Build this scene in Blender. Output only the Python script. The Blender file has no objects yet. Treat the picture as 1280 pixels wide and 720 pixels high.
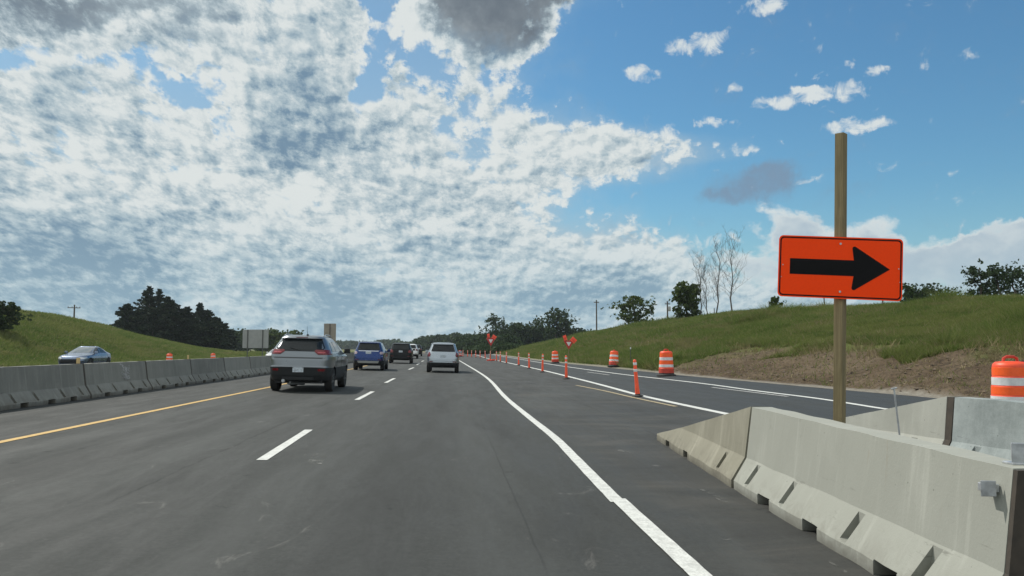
import bpy, bmesh, math, random
import numpy as np
from mathutils import Vector, Matrix

# ------------------------------------------------------------ camera
F = 1000.0            # focal length in pixels of a 1280 px wide frame
CAM_Z = 1.4
PITCH = math.atan(75 / F)
scene = bpy.context.scene
COL = scene.collection
cam_data = bpy.data.cameras.new('camera')
cam_data.sensor_width = 36.0
cam_data.lens = 36.0 * F / 1280.0
cam_data.clip_start = 0.05
cam_data.clip_end = 20000
cam = bpy.data.objects.new('camera', cam_data)
cam.location = (0, 0, CAM_Z)
cam.rotation_euler = (math.pi / 2 + PITCH, 0, 0)
COL.objects.link(cam)
scene.camera = cam


def ray(px, py):
    a = (px - 640) / F
    b = (360 - py) / F
    return Vector((a, math.cos(PITCH) - b * math.sin(PITCH), math.sin(PITCH) + b * math.cos(PITCH)))


# ------------------------------------------------------------ exposure
scene.view_settings.view_transform = 'Standard'
scene.view_settings.look = 'None'
scene.view_settings.exposure = EXPOSURE = 0.0
scene.view_settings.gamma = 1.0
scene.view_settings.use_curve_mapping = False
try:
    scene.cycles.use_denoising = True
    scene.cycles.max_bounces = 5
    scene.cycles.diffuse_bounces = 2
    scene.cycles.glossy_bounces = 2
    scene.cycles.transmission_bounces = 2
    scene.cycles.transparent_max_bounces = 8
except Exception:
    pass

# ------------------------------------------------------------ sun
SUN_AZ = math.radians(-52)     # measured from +Y (straight ahead), negative = left
SUN_EL = math.radians(50)
sun_dir = Vector((math.sin(SUN_AZ) * math.cos(SUN_EL), math.cos(SUN_AZ) * math.cos(SUN_EL), math.sin(SUN_EL)))
sd = bpy.data.lights.new('sun', 'SUN')
sd.energy = 3.9
sd.angle = math.radians(0.6)
sd.color = (1.0, 0.95, 0.86)
sun = bpy.data.objects.new('sun', sd)
sun.rotation_euler = sun_dir.to_track_quat('Z', 'Y').to_euler()
COL.objects.link(sun)


# ------------------------------------------------------------ node helper
class S:
    """a socket with arithmetic"""
    def __init__(self, nt, sock):
        self.nt, self.s = nt, sock

    def _m(self, op, *args, clamp=False):
        n = self.nt.nodes.new('ShaderNodeMath')
        n.operation = op
        n.use_clamp = clamp
        for i, a in enumerate(args):
            if isinstance(a, S):
                self.nt.links.new(a.s, n.inputs[i])
            else:
                n.inputs[i].default_value = a
        return S(self.nt, n.outputs[0])

    def __add__(self, o): return self._m('ADD', self, o)
    def __radd__(self, o): return self._m('ADD', o, self)
    def __sub__(self, o): return self._m('SUBTRACT', self, o)
    def __rsub__(self, o): return self._m('SUBTRACT', o, self)
    def __mul__(self, o): return self._m('MULTIPLY', self, o)
    def __rmul__(self, o): return self._m('MULTIPLY', o, self)
    def __truediv__(self, o): return self._m('DIVIDE', self, o)
    def __rtruediv__(self, o): return self._m('DIVIDE', o, self)
    def max(self, o): return self._m('MAXIMUM', self, o)
    def min(self, o): return self._m('MINIMUM', self, o)
    def clamp(self): return self._m('ADD', self, 0.0, clamp=True)

    def step(self, lo, hi, out0=0.0, out1=1.0, smooth=True):
        n = self.nt.nodes.new('ShaderNodeMapRange')
        n.interpolation_type = 'SMOOTHSTEP' if smooth else 'LINEAR'
        self.nt.links.new(self.s, n.inputs[0])
        for k, v in ((1, lo), (2, hi), (3, out0), (4, out1)):
            if isinstance(v, S):
                self.nt.links.new(v.s, n.inputs[k])
            else:
                n.inputs[k].default_value = v
        return S(self.nt, n.outputs[0])


def n_combine(nt, x, y, z):
    n = nt.nodes.new('ShaderNodeCombineXYZ')
    for i, a in enumerate((x, y, z)):
        if isinstance(a, S):
            nt.links.new(a.s, n.inputs[i])
        else:
            n.inputs[i].default_value = a
    return n.outputs[0]


def n_noise(nt, vec, scale, detail=4, rough=0.55, dist=0.0, lac=2.0, dim='3D'):
    n = nt.nodes.new('ShaderNodeTexNoise')
    n.noise_dimensions = dim
    if vec is not None:
        nt.links.new(vec, n.inputs['Vector'])
    n.inputs['Scale'].default_value = scale
    n.inputs['Detail'].default_value = detail
    n.inputs['Roughness'].default_value = rough
    n.inputs['Lacunarity'].default_value = lac
    n.inputs['Distortion'].default_value = dist
    return S(nt, n.outputs[0])


def n_mix(nt, fac, a, b):
    n = nt.nodes.new('ShaderNodeMix')
    n.data_type = 'RGBA'
    if isinstance(fac, S):
        nt.links.new(fac.s, n.inputs[0])
    else:
        n.inputs[0].default_value = fac
    for i, c in ((6, a), (7, b)):
        if isinstance(c, (tuple, list)):
            n.inputs[i].default_value = tuple(c)[:3] + (1,)
        else:
            nt.links.new(c, n.inputs[i])
    return n.outputs[2]


def n_curve(nt, x, pts, lo, hi):
    """float curve through (x, y) points; x mapped from [lo, hi]"""
    ys = [p[1] for p in pts]
    y0, y1 = min(ys), max(ys)
    t = x.step(lo, hi, 0, 1, smooth=False)
    n = nt.nodes.new('ShaderNodeFloatCurve')
    c = n.mapping.curves[0]
    pp = [((p[0] - lo) / (hi - lo), (p[1] - y0) / (y1 - y0)) for p in pts]
    while len(c.points) < len(pp):
        c.points.new(0.5, 0.5)
    for q, p in zip(c.points, pp):
        q.location = p
    n.mapping.update()
    nt.links.new(t.s, n.inputs['Value'])
    return S(nt, n.outputs[0]) * (y1 - y0) + y0


# ------------------------------------------------------------ sky with clouds
SKY_STRENGTH = 0.12
world = bpy.data.worlds.new('World')
scene.world = world
world.use_nodes = True
wt = world.node_tree
wt.nodes.clear()
out = wt.nodes.new('ShaderNodeOutputWorld')
bg = wt.nodes.new('ShaderNodeBackground')
bg.inputs['Strength'].default_value = SKY_STRENGTH
wt.links.new(bg.outputs[0], out.inputs[0])
sky = wt.nodes.new('ShaderNodeTexSky')
sky.sky_type = 'NISHITA'
sky.sun_disc = False
sky.sun_elevation = SUN_EL
sky.sun_rotation = SUN_AZ
sky.altitude = 200
sky.air_density = 1.15
sky.dust_density = 0.6
sky.ozone_density = 2.0
tc = wt.nodes.new('ShaderNodeTexCoord')
sep = wt.nodes.new('ShaderNodeSeparateXYZ')
wt.links.new(tc.outputs['Generated'], sep.inputs[0])
X, Y, Z = (S(wt, sep.outputs[i]) for i in range(3))
AZ = X._m('ARCTAN2', X, Y)
EL = Z._m('ARCSINE', Z)
Zc = Z.max(0.0)
PX = AZ / (Zc + 0.5)
PY = (Zc + 0.27)._m('LOGARITHM', Zc + 0.27, math.e) * 1.0


def azel(px, py):
    d = ray(px, py)
    d.normalize()
    return math.atan2(d.x, d.y), math.asin(d.z)


def cloud_noise(dx, dy):
    v = n_combine(wt, PX + (dx + 3.7), PY + dy, 0.0)
    a = n_noise(wt, v, 4.2, 8, 0.60, 0.15, dim='2D')
    b = n_noise(wt, v, 21.0, 7, 0.66, 0.1, dim='2D')
    vv = n_combine(wt, PX + dx + (a - 0.5) * 0.12, PY + dy + (b - 0.5) * 0.06, 3.7)
    vo = wt.nodes.new('ShaderNodeTexVoronoi')
    vo.feature = 'SMOOTH_F1'
    vo.voronoi_dimensions = '2D'
    wt.links.new(vv, vo.inputs['Vector'])
    vo.inputs['Scale'].default_value = 24.0
    vo.inputs['Smoothness'].default_value = 0.25
    vo.inputs['Detail'].default_value = 1.0
    vo.inputs['Roughness'].default_value = 0.5
    p = 0.75 - S(wt, vo.outputs['Distance'])
    return a * 0.48 + b * 0.42 + p * 0.14 - 0.01, a * 0.5 + b * 0.5, b


base, smA, nB = cloud_noise(0, 0)
nA = n_noise(wt, n_combine(wt, PX + 3.7, PY, 0.0), 3.0, 5, 0.60, 0.2, dim='2D')
base2, sm2, _ = cloud_noise(-0.008, 0.013)
relief = (smA - sm2) * 0.8 + (base - base2) * 0.8


w1 = n_noise(wt, n_combine(wt, AZ + 21.0, EL, 0.0), 6, 6, 0.62, dim='2D')
w2 = n_noise(wt, n_combine(wt, AZ + 33.0, EL, 0.0), 6, 6, 0.62, dim='2D')
AZw, ELw = AZ + (w1 - 0.5) * 0.16, EL + (w2 - 0.5) * 0.11
w3 = n_noise(wt, n_combine(wt, AZ + 41.0, EL, 0.0), 22, 5, 0.66, dim='2D')
w4 = n_noise(wt, n_combine(wt, AZ + 53.0, EL, 0.0), 22, 5, 0.66, dim='2D')
AZf, ELf = AZ + (w3 - 0.5) * 0.045, EL + (w4 - 0.5) * 0.028


def blobs(lst, soft=1.0, fine=False):
    A_, E_ = (AZf, ELf) if fine else (AZw, ELw)
    tot = None
    for (px, py, w, h, k) in lst:
        a, e = azel(px, py)
        q = (A_ - a) / (w / F)
        r = (E_ - e) / (h / F)
        g = (q * q + r * r).step(0.0, soft, k, 0.0, smooth=False)
        tot = g if tot is None else tot + g
    return tot


# edge of the cloud bank: (pixel row, pixel column) read off the photograph, kept as world azimuth over elevation
edge = [(-260, 860), (-60, 840), (0, 800), (40, 745), (80, 722), (130, 750), (160, 865), (182, 990), (205, 915), (225, 850), (245, 800), (268, 815), (300, 900), (330, 1010), (380, 1200), (430, 1500)]
pts = []
for r, c in edge:
    a, e = azel(c, r)
    pts.append((e, a))
pts.sort()
B = n_curve(wt, EL, pts, pts[0][0], pts[-1][0])
wob = n_noise(wt, n_combine(wt, AZ + 1.0, EL, 0.0), 9, 6, 0.65, dim='2D')
bank = (B - AZ + (wob - 0.5) * 0.22).step(-0.06, 0.20, -1, 1)
bank = bank.max(EL.step(0.075, 0.03, -1.0, 0.35))
behind = (AZ * AZ).step(0.9, 2.2)          # unseen bright cloud added behind the camera to fill shaded camera-facing sides
bank = bank.max(behind * 1.5 - 1.0)

holes = blobs([(715, 95, 40, 30, 0.12), (20, 62, 70, 26, 0.26), (232, 108, 55, 26, 0.26), (110, 85, 50, 20, 0.10), (468, 78, 34, 60, 0.30), (470, 5, 50, 22, 0.34), (700, 60, 60, 60, 0.14),
               (545, 85, 60, 30, 0.25), (285, 155, 20, 20, 0.2), (585, 165, 40, 40, 0.1), (900, 265, 90, 22, 0.15), (720, 150, 40, 30, 0.1)])
thickb = blobs([(610, 8, 130, 66, 0.62), (640, 38, 70, 44, 0.3), (70, 0, 170, 36, 0.24), (230, 40, 80, 40, 0.22), (375, 140, 80, 65, 0.42), (340, 205, 45, 40, 0.18), (190, 65, 45, 25, 0.2), (450, 110, 60, 25, 0.1),
                (50, 295, 150, 48, 0.40), (225, 262, 60, 28, 0.30), (535, 303, 80, 38, 0.36), (390, 330, 110, 30, 0.22), (430, 375, 140, 22, 0.22), (150, 180, 90, 22, 0.15), (640, 372, 170, 18, 0.18), (330, 290, 80, 30, 0.15), (780, 352, 100, 22, 0.2),
                (60, 140, 70, 26, 0.12), (150, 355, 110, 22, 0.18), (600, 240, 120, 24, 0.12)])
puffs = blobs([(512, 28, 46, 34, 1.1), (368, 240, 50, 26, 1.0), (545, 288, 30, 16, 1.0), (197, 250, 28, 18, 1.0), (165, 347, 18, 12, 1.0), (100, 345, 40, 14, 0.6), (400, 350, 22, 12, 0.7), (470, 300, 40, 14, 0.5), (630, 335, 60, 14, 0.8), (30, 250, 70, 16, 0.6), (300, 285, 50, 14, 0.6), (700, 345, 60, 12, 0.6), (780, 320, 60, 14, 0.8)], fine=True)
small = blobs([(954, 9, 32, 15, 1.0), (868, 54, 46, 17, 1.0), (803, 91, 34, 15, 0.85), (1045, 114, 50, 16, 1.0), (985, 125, 58, 12, 1.0), (1097, 90, 24, 8, 0.9), (1072, 157, 46, 12, 1.05),
               (891, 153, 28, 8, 0.9), (912, 110, 18, 8, 0.6), (1210, 71, 20, 10, 0.6), (1163, 145, 18, 6, 0.5), (1053, 83, 18, 6, 0.5), (996, 95, 10, 7, 0.5), (1020, 226, 30, 10, 0.55), (1100, 210, 30, 10, 0.4), (835, 166, 16, 16, 0.9), (1160, 82, 30, 12, 0.3),
               (760, 5, 30, 8, 0.5), (880, 300, 60, 14, 0.6)], fine=True)
cumul = blobs([(975, 284, 56, 38, 0.9), (1010, 288, 50, 26, 0.7), (1090, 290, 42, 24, 0.9), (1120, 310, 60, 20, 0.5), (1165, 342, 66, 30, 0.85), (1245, 296, 50, 24, 0.9), (1215, 310, 40, 20, 0.8), (1260, 340, 110, 40, 0.85),
               (1060, 335, 160, 46, 0.7), (930, 335, 110, 34, 0.55), (1330, 330, 120, 60, 1.0), (1290, 285, 50, 20, 0.5), (820, 330, 90, 30, 0.5)], fine=True)
greyc = blobs([(940, 232, 62, 30, 1.0), (965, 218, 40, 24, 0.8), (905, 246, 40, 14, 0.6), (1050, 236, 40, 12, 0.25)], fine=True)

thick = (base - 0.5) * 2.4 + bank * 0.42 + 0.06 + EL.step(0.02, 0.28, 0.04, 0.0) - holes * 1.9 + thickb * 0.8
alpha1 = thick.step(-0.08, 0.20)
fine = n_noise(wt, n_combine(wt, AZ + 5.0, EL, 0.0), 42, 5, 0.62, 0.4, dim='2D')
small_t = small.min(1.0) + (fine - 0.5) * 2.2
alpha2 = small_t.step(0.34, 1.15)
cum_n = n_noise(wt, n_combine(wt, AZ + 9.0, EL * 1.5, 0.0), 24, 6, 0.55, 0.2, dim='2D')
cum_t = cumul.min(1.2) + (cum_n - 0.5) * 1.9
alpha3 = cum_t.step(0.42, 1.0)
alpha4 = (greyc.min(1.1) * 0.85 + (fine - 0.5) * 0.9 + (wob - 0.5) * 0.8).step(0.0, 1.15)

K = 1.0 / SKY_STRENGTH
WHITE = (0.73 * K, 0.77 * K, 0.76 * K)
MIDC = (0.41 * K, 0.51 * K, 0.56 * K)
DARK = (0.17 * K, 0.27 * K, 0.37 * K)
GREY = (0.20 * K, 0.235 * K, 0.27 * K)
PALE = (0.36 * K, 0.53 * K, 0.62 * K)

shade = ((thick - (base - 0.5) * 1.2 + (smA - 0.5) * 1.2) * 0.80 + EL.step(0.22, 0.05, 0.0, 0.9) * (nA - 0.5) - (nB - 0.5) * 0.25 + (nA - 0.5) * 0.5 - relief * 2.5 + thickb * 0.40 - puffs * 0.45 + EL.step(0.0, 0.30, 0.10, -0.02))
c1 = n_mix(wt, shade.step(0.04, 0.66), WHITE, MIDC)
c1 = n_mix(wt, shade.step(0.48, 1.02), c1, DARK)
warmgrey = blobs([(625, 5, 130, 62, 1.0), (80, -15, 240, 60, 0.5)])
c1 = n_mix(wt, (warmgrey * 1.6).clamp() * shade.step(0.25, 0.85), c1, n_mix(wt, (smA * 0.5 + nA * 0.5 + warmgrey * 0.12).step(0.38, 0.68), (0.34 * K, 0.385 * K, 0.41 * K), (0.15 * K, 0.18 * K, 0.21 * K)))
c1 = n_mix(wt, EL.step(0.20, 0.0, 0.0, 0.50), c1, PALE)
c3 = n_mix(wt, (cum_t - (EL * 2.2) + (cum_n - 0.5) * -0.6).step(0.3, 1.2), WHITE, (0.44 * K, 0.53 * K, 0.60 * K))
c3 = n_mix(wt, EL.step(0.12, 0.03, 0.0, 0.6), c3, PALE)
skyc = wt.nodes.new('ShaderNodeHueSaturation')
skyc.inputs['Saturation'].default_value = 1.08
skyc.inputs['Value'].default_value = 1.0
wt.links.new(sky.outputs[0], skyc.inputs['Color'])
tint = wt.nodes.new('ShaderNodeMix')
tint.data_type = 'RGBA'
tint.blend_type = 'MULTIPLY'
tint.inputs[0].default_value = 1.0
wt.links.new(skyc.outputs[0], tint.inputs[6])
tint.inputs[7].default_value = (0.53, 0.80, 0.86, 1)
col = n_mix(wt, EL.step(0.20, -0.02, 0.0, 0.6), tint.outputs[2], PALE)
col = n_mix(wt, bank.step(-0.8, 0.9) * EL.step(0.40, 0.12, 0.30, 0.85), col, (0.40 * K, 0.52 * K, 0.60 * K))
col = n_mix(wt, alpha3 * 0.92, col, c3)
col = n_mix(wt, alpha4 * 0.95, col, (0.20 * K, 0.30 * K, 0.42 * K))
col = n_mix(wt, alpha2 * 0.9, col, WHITE)
col = n_mix(wt, alpha1 * 0.97, col, c1)
back_fill = wt.nodes.new('ShaderNodeVectorMath')
back_fill.operation = 'SCALE'
wt.links.new(col, back_fill.inputs[0])
wt.links.new((behind * 0.55 + 1.0).s, back_fill.inputs['Scale'])
col = n_mix(wt, behind * 0.6, back_fill.outputs[0], (0.95 * K, 0.98 * K, 0.93 * K))  # added fill: sky behind the camera pushed towards white
col = n_mix(wt, Z.step(-0.01, -0.05), col, (0.10 * K, 0.11 * K, 0.10 * K))
wt.links.new(col, bg.inputs['Color'])
try:
    world.cycles.sampling_method = 'MANUAL'
    world.cycles.sample_map_resolution = 512
except Exception:
    pass

# ============================================================ helpers
rng = np.random.default_rng(7)
random.seed(7)


def link(o, parent=None):
    COL.objects.link(o)
    if parent is not None:
        o.parent = parent
    return o


def tag(o, label=None, cat=None, group=None, kind=None):
    if label:
        o['label'] = label
    if cat:
        o['category'] = cat
    if group:
        o['group'] = group
    if kind:
        o['kind'] = kind
    return o


def empty(name, loc, rz=0.0, label=None, cat=None, group=None):
    o = bpy.data.objects.new(name, None)
    o.empty_display_size = 0.2
    o.location = loc
    o.rotation_euler = (0, 0, rz)
    return tag(link(o), label, cat, group)


def mesh_obj(name, verts, faces, mats, parent=None, smooth=False, mat_idx=None):
    me = bpy.data.meshes.new(name)
    me.from_pydata([tuple(v) for v in verts], [], [tuple(f) for f in faces])
    if not isinstance(mats, (list, tuple)):
        mats = [mats]
    for m in mats:
        me.materials.append(m)
    if mat_idx is not None:
        me.polygons.foreach_set('material_index', mat_idx)
    if smooth:
        me.polygons.foreach_set('use_smooth', [True] * len(me.polygons))
    me.update()
    return link(bpy.data.objects.new(name, me), parent)


def fast_mesh(name, V, nper, mat, parent=None, extra=None):
    """V: (n*nper, 3) array of separate n-gons with nper corners"""
    V = np.asarray(V, dtype=np.float32)
    nv = len(V)
    nf = nv // nper
    me = bpy.data.meshes.new(name)
    me.vertices.add(nv)
    me.vertices.foreach_set('co', V.ravel())
    me.loops.add(nv)
    me.loops.foreach_set('vertex_index', np.arange(nv, dtype=np.int32))
    me.polygons.add(nf)
    me.polygons.foreach_set('loop_start', np.arange(0, nv, nper, dtype=np.int32))
    me.materials.append(mat)
    me.update(calc_edges=True)
    return link(bpy.data.objects.new(name, me), parent)


class MB:
    """collects simple solids for ONE mesh object"""
    def __init__(self):
        self.v, self.f = [], []

    def add(self, verts, faces):
        n = len(self.v)
        self.v += [Vector(p) for p in verts]
        self.f += [tuple(i + n for i in f) for f in faces]

    def box(self, c, s, rot=None, taper=1.0):
        hx, hy, hz = s[0] / 2, s[1] / 2, s[2] / 2
        vs = []
        for z, k in ((-hz, 1.0), (hz, taper)):
            for x, y in ((-hx, -hy), (hx, -hy), (hx, hy), (-hx, hy)):
                p = Vector((x * k, y * k, z))
                if rot is not None:
                    p = rot @ p
                vs.append(p + Vector(c))
        self.add(vs, [(3, 2, 1, 0), (4, 5, 6, 7), (0, 1, 5, 4), (1, 2, 6, 5), (2, 3, 7, 6), (3, 0, 4, 7)])

    def tube(self, pts, radii, seg=8, cap=True):
        pts = [Vector(p) for p in pts]
        if not isinstance(radii, (list, tuple)):
            radii = [radii] * len(pts)
        base = len(self.v)
        prev = None
        for i, p in enumerate(pts):
            d = (pts[min(i + 1, len(pts) - 1)] - pts[max(i - 1, 0)]).normalized()
            ref = Vector((0, 0, 1)) if abs(d.z) < 0.9 else Vector((1, 0, 0))
            a = d.cross(ref).normalized() if prev is None else (prev - d * prev.dot(d)).normalized()
            prev = a
            b = d.cross(a)
            for k in range(seg):
                t = 2 * math.pi * k / seg
                self.v.append(p + (a * math.cos(t) + b * math.sin(t)) * radii[i])
        for i in range(len(pts) - 1):
            for k in range(seg):
                q = base + i * seg
                self.f.append((q + k, q + (k + 1) % seg, q + seg + (k + 1) % seg, q + seg + k))
        if cap:
            self.f.append(tuple(base + k for k in range(seg))[::-1])
            self.f.append(tuple(base + (len(pts) - 1) * seg + k for k in range(seg)))

    def lathe(self, prof, seg=32, c=(0, 0, 0)):
        base = len(self.v)
        for r, z in prof:
            for k in range(seg):
                t = 2 * math.pi * k / seg
                self.v.append(Vector((c[0] + r * math.cos(t), c[1] + r * math.sin(t), c[2] + z)))
        for i in range(len(prof) - 1):
            for k in range(seg):
                q = base + i * seg
                self.f.append((q + k, q + (k + 1) % seg, q + seg + (k + 1) % seg, q + seg + k))
        self.f.append(tuple(base + k for k in range(seg))[::-1])
        self.f.append(tuple(base + (len(prof) - 1) * seg + k for k in range(seg)))

    def prism(self, poly, y0, y1):
        """polygon in XZ extruded along Y"""
        n = len(poly)
        vs = [(x, y0, z) for x, z in poly] + [(x, y1, z) for x, z in poly]
        fs = [tuple(range(n)), tuple(range(2 * n - 1, n - 1, -1))]
        for i in range(n):
            j = (i + 1) % n
            fs.append((j, i, n + i, n + j))
        self.add(vs, fs)

    def build(self, name, mat, parent=None, smooth=False, bevel=0.0):
        o = mesh_obj(name, self.v, self.f, mat, parent, smooth)
        if smooth:
            bm = bmesh.new()
            bm.from_mesh(o.data)
            bmesh.ops.recalc_face_normals(bm, faces=bm.faces)
            for e in bm.edges:
                if len(e.link_faces) == 2 and e.calc_face_angle(0) > 0.7:
                    e.smooth = False
            bm.to_mesh(o.data)
            bm.free()
        if bevel:
            m = o.modifiers.new('bevel', 'BEVEL')
            m.width = bevel
            m.segments = 2
            m.limit_method = 'ANGLE'
        return o


# ------------------------------------------------------------ materials
def new_mat(name):
    m = bpy.data.materials.new(name)
    m.use_nodes = True
    nt = m.node_tree
    return m, nt, nt.nodes['Principled BSDF']


def simple(name, c, rough=0.6, metal=0.0, coat=0.0, var=0.12, scale=18.0, spec=0.5):
    m, nt, b = new_mat(name)
    tcn = nt.nodes.new('ShaderNodeTexCoord')
    n = n_noise(nt, tcn.outputs['Object'], scale, 5, 0.6)
    lo = tuple(v * (1 - var) for v in c)
    hi = tuple(min(1, v * (1 + var)) for v in c)
    nt.links.new(n_mix(nt, n.step(0.3, 0.7), lo, hi), b.inputs['Base Color'])
    r = n.step(0.3, 0.7, max(0.02, rough * 0.85), min(1, rough * 1.15))
    nt.links.new(r.s, b.inputs['Roughness'])
    b.inputs['Metallic'].default_value = metal
    b.inputs['Coat Weight'].default_value = coat
    b.inputs['Coat Roughness'].default_value = 0.06
    b.inputs['Specular IOR Level'].default_value = spec
    return m


def bump(nt, b, h, strength, dist):
    n = nt.nodes.new('ShaderNodeBump')
    n.inputs['Strength'].default_value = strength
    n.inputs['Distance'].default_value = dist
    nt.links.new(h.s, n.inputs['Height'])
    nt.links.new(n.outputs[0], b.inputs['Normal'])


def pos_uvz(nt, k=0.068):
    g = nt.nodes.new('ShaderNodeNewGeometry')
    sp = nt.nodes.new('ShaderNodeSeparateXYZ')
    nt.links.new(g.outputs['Position'], sp.inputs[0])
    x, y, z = (S(nt, sp.outputs[i]) for i in range(3))
    return g.outputs['Position'], x, y, z, x + y * k


# ============================================================ terrain
K_ROAD = 0.068        # the road runs slightly left of the camera's axis: u = x + K*y is constant along it
EDGE_Y = [-60, 19, 22, 35, 52, 70, 100, 200, 420, 900]
EDGE_U = [11.6, 11.3, 10.9, 9.6, 8.9, 8.1, 7.6, 6.8, 6.0, 6.0]
RC_Y = [-60, 37, 67, 100, 146, 203, 295, 380, 9000]
RC_Z = [3.5, 3.5, 4.55, 4.80, 4.55, 2.9, 0.5, 0.0, 0.0]
LC_Y = [-60, 84, 97, 111, 136, 154, 190, 260, 9000]
LC_Z = [5.7, 5.6, 5.5, 4.5, 2.35, 0.9, 0.2, 0.0, 0.0]


def vnoise(x, y, s, seed=0):
    """smooth value noise, vectorised"""
    x = np.asarray(x, float) / s + seed * 17.31
    y = np.asarray(y, float) / s + seed * 9.17
    xi, yi = np.floor(x), np.floor(y)
    fx, fy = x - xi, y - yi
    fx, fy = fx * fx * (3 - 2 * fx), fy * fy * (3 - 2 * fy)

    def h(a, b):
        q = np.sin(a * 127.1 + b * 311.7) * 43758.5453
        return q - np.floor(q)
    return (h(xi, yi) * (1 - fx) + h(xi + 1, yi) * fx) * (1 - fy) + (h(xi, yi + 1) * (1 - fx) + h(xi + 1, yi + 1) * fx) * fy - 0.5


def sstep(t):
    t = np.clip(t, 0, 1)
    return t * t * (3 - 2 * t)


def H(x, y, ground=False):
    x = np.asarray(x, float)
    y = np.asarray(y, float)
    u = x + K_ROAD * y
    e = np.interp(y, EDGE_Y, EDGE_U)
    z = np.where(u < 0, -0.025 * np.maximum(u, -9.3), 0.0)
    z = z + 0.05 * np.clip(u - 4.5, 0, 4.5)
    zl = np.interp(y, [45, 75], [0.2, -0.15])                      # far carriageway
    z = np.where(u < -9.4, 0.2325 + (zl - 0.2325) * sstep((-9.4 - u) / 7.0), z)
    # right embankment
    foot = e + 0.5
    t = np.clip((u - foot) / (26.5 - foot), 0, 1)
    prof = t * 0.80 + 0.20 * sstep(t)
    hz = np.interp(y, RC_Y, RC_Z)
    z = z + np.where(u > foot, prof * (hz - 0.22) * np.where(t >= 1, 1, 1), 0)
    # left embankment
    tl = np.clip((-34 - u) / 15.0, 0, 1)
    z = z + (tl * 0.7 + 0.3 * sstep(tl)) * np.interp(y, LC_Y, LC_Z)
    if ground:
        off = np.clip((u - foot) / 1.5, 0, 1) + np.clip((-33.5 - u) / 3, 0, 1)
        z = z + off * (vnoise(x, y, 5.0, 1) * 0.35 + vnoise(x, y, 1.7, 2) * 0.16 + vnoise(x, y, 0.6, 5) * 0.05)
        z = z + ((u > foot + 0.3) & (u < 16.5) & (y < 60)) * (vnoise(x, y, 0.40, 12) * 0.20 + vnoise(x * 0.4, y, 1.1, 13) * 0.26)
        z = z - np.where((u > -9.1) & (u < e - 0.12), 0.06, 0) - np.where((u > -30.9) & (u < -21.1), 0.06, 0)
    return z


def Hf(x, y):
    return float(H(x, y))


def gp(px, py):
    """ground point seen at a pixel of the 1280x720 photograph"""
    d = ray(px, py)
    sl = d.z / d.y
    lo, hi = 1.5, 900.0
    y = lo
    while y < hi:
        if CAM_Z + sl * y <= Hf(d.x / d.y * y, y):
            break
        y *= 1.01
    a, b = y / 1.01, y
    for _ in range(25):
        m = (a + b) / 2
        if CAM_Z + sl * m <= Hf(d.x / d.y * m, m):
            b = m
        else:
            a = m
    return d.x / d.y * b, b


def at(px, y):
    """x of pixel column px at forward distance y (near the horizon row)"""
    d = ray(px, 435)
    return d.x / d.y * y


# grid in (u, y)
us = np.concatenate([[-4000, -2500, -1500, -900, -500, -300, -200, -140, -100, -80, -70, -62, -56], np.arange(-52, -33, 0.8), [-33, -32, -31, -30.85, -26, -21.15, -21, -20, -17, -14, -12, -10.5, -9.4, -9.15, -9.0, -6, -3, 0, 2.5, 4.5, 5.5],
                     np.arange(6.0, 14, 0.16), np.arange(14, 28, 0.35), [29, 31, 34, 38, 44, 52, 62, 80, 110, 160, 240, 400, 700, 1200, 2200, 4000]])
ys = [-60.0]
while ys[-1] < 6000:
    d_ = abs(ys[-1])
    ys.append(ys[-1] + (3 if ys[-1] < 0 else max(0.22, d_ * 0.012)))
ys = np.array(ys)
U, YY = np.meshgrid(us, ys)
XX = U - K_ROAD * YY
ZZ = H(XX, YY, True)
nr, nc = U.shape
V = np.stack([XX, YY, ZZ], -1).reshape(-1, 3).astype(np.float32)
idx = np.arange(nr * nc).reshape(nr, nc)
Fq = np.stack([idx[:-1, :-1], idx[:-1, 1:], idx[1:, 1:], idx[1:, :-1]], -1).reshape(-1, 4).astype(np.int32)

m_ground, nt, b = new_mat('grass_and_earth')
P_, gx, gy, gz, gu = pos_uvz(nt)
nbig = n_noise(nt, P_, 0.11, 5, 0.6)
nmid = n_noise(nt, P_, 0.7, 6, 0.65)
nfin = n_noise(nt, P_, 7.0, 6, 0.7)
stv = n_combine(nt, gx * 0.35, gy * 0.10, gz * 1.1)
streak = n_noise(nt, stv, 1.2, 6, 0.65, 0.4)
g1 = n_mix(nt, nmid.step(0.3, 0.7), (0.055, 0.078, 0.020), (0.095, 0.115, 0.034))
g1 = n_mix(nt, (streak.step(0.45, 0.75) * 0.75), g1, (0.150, 0.125, 0.060))
g1 = n_mix(nt, nbig.step(0.5, 0.75) * 0.6, g1, (0.110, 0.120, 0.038))
g1 = n_mix(nt, nfin.step(0.55, 0.8) * 0.5, g1, (0.035, 0.045, 0.014))
dirt = n_mix(nt, nmid.step(0.3, 0.7), (0.080, 0.057, 0.037), (0.132, 0.100, 0.068))
dirt = n_mix(nt, nfin.step(0.42, 0.65) * 0.75, dirt, (0.042, 0.031, 0.023))
clod = n_noise(nt, n_combine(nt, gx * 0.6, gy, gz), 2.6, 7, 0.75, 0.7)
dirt = n_mix(nt, clod.step(0.52, 0.62) * 0.6, dirt, (0.038, 0.029, 0.022))
dirt = n_mix(nt, nbig.step(0.5, 0.7) * 0.5, dirt, (0.16, 0.125, 0.085))
dm = (gu + (nmid - 0.5) * 3.0).step(16.4, 15.2) * gu.step(8, 9.5) * (gy + (nmid - 0.5) * 12).step(46, 38)
gcol = n_mix(nt, dm, g1, dirt)
grav = n_mix(nt, nfin.step(0.3, 0.7), (0.16, 0.145, 0.12), (0.30, 0.28, 0.24))
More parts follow.
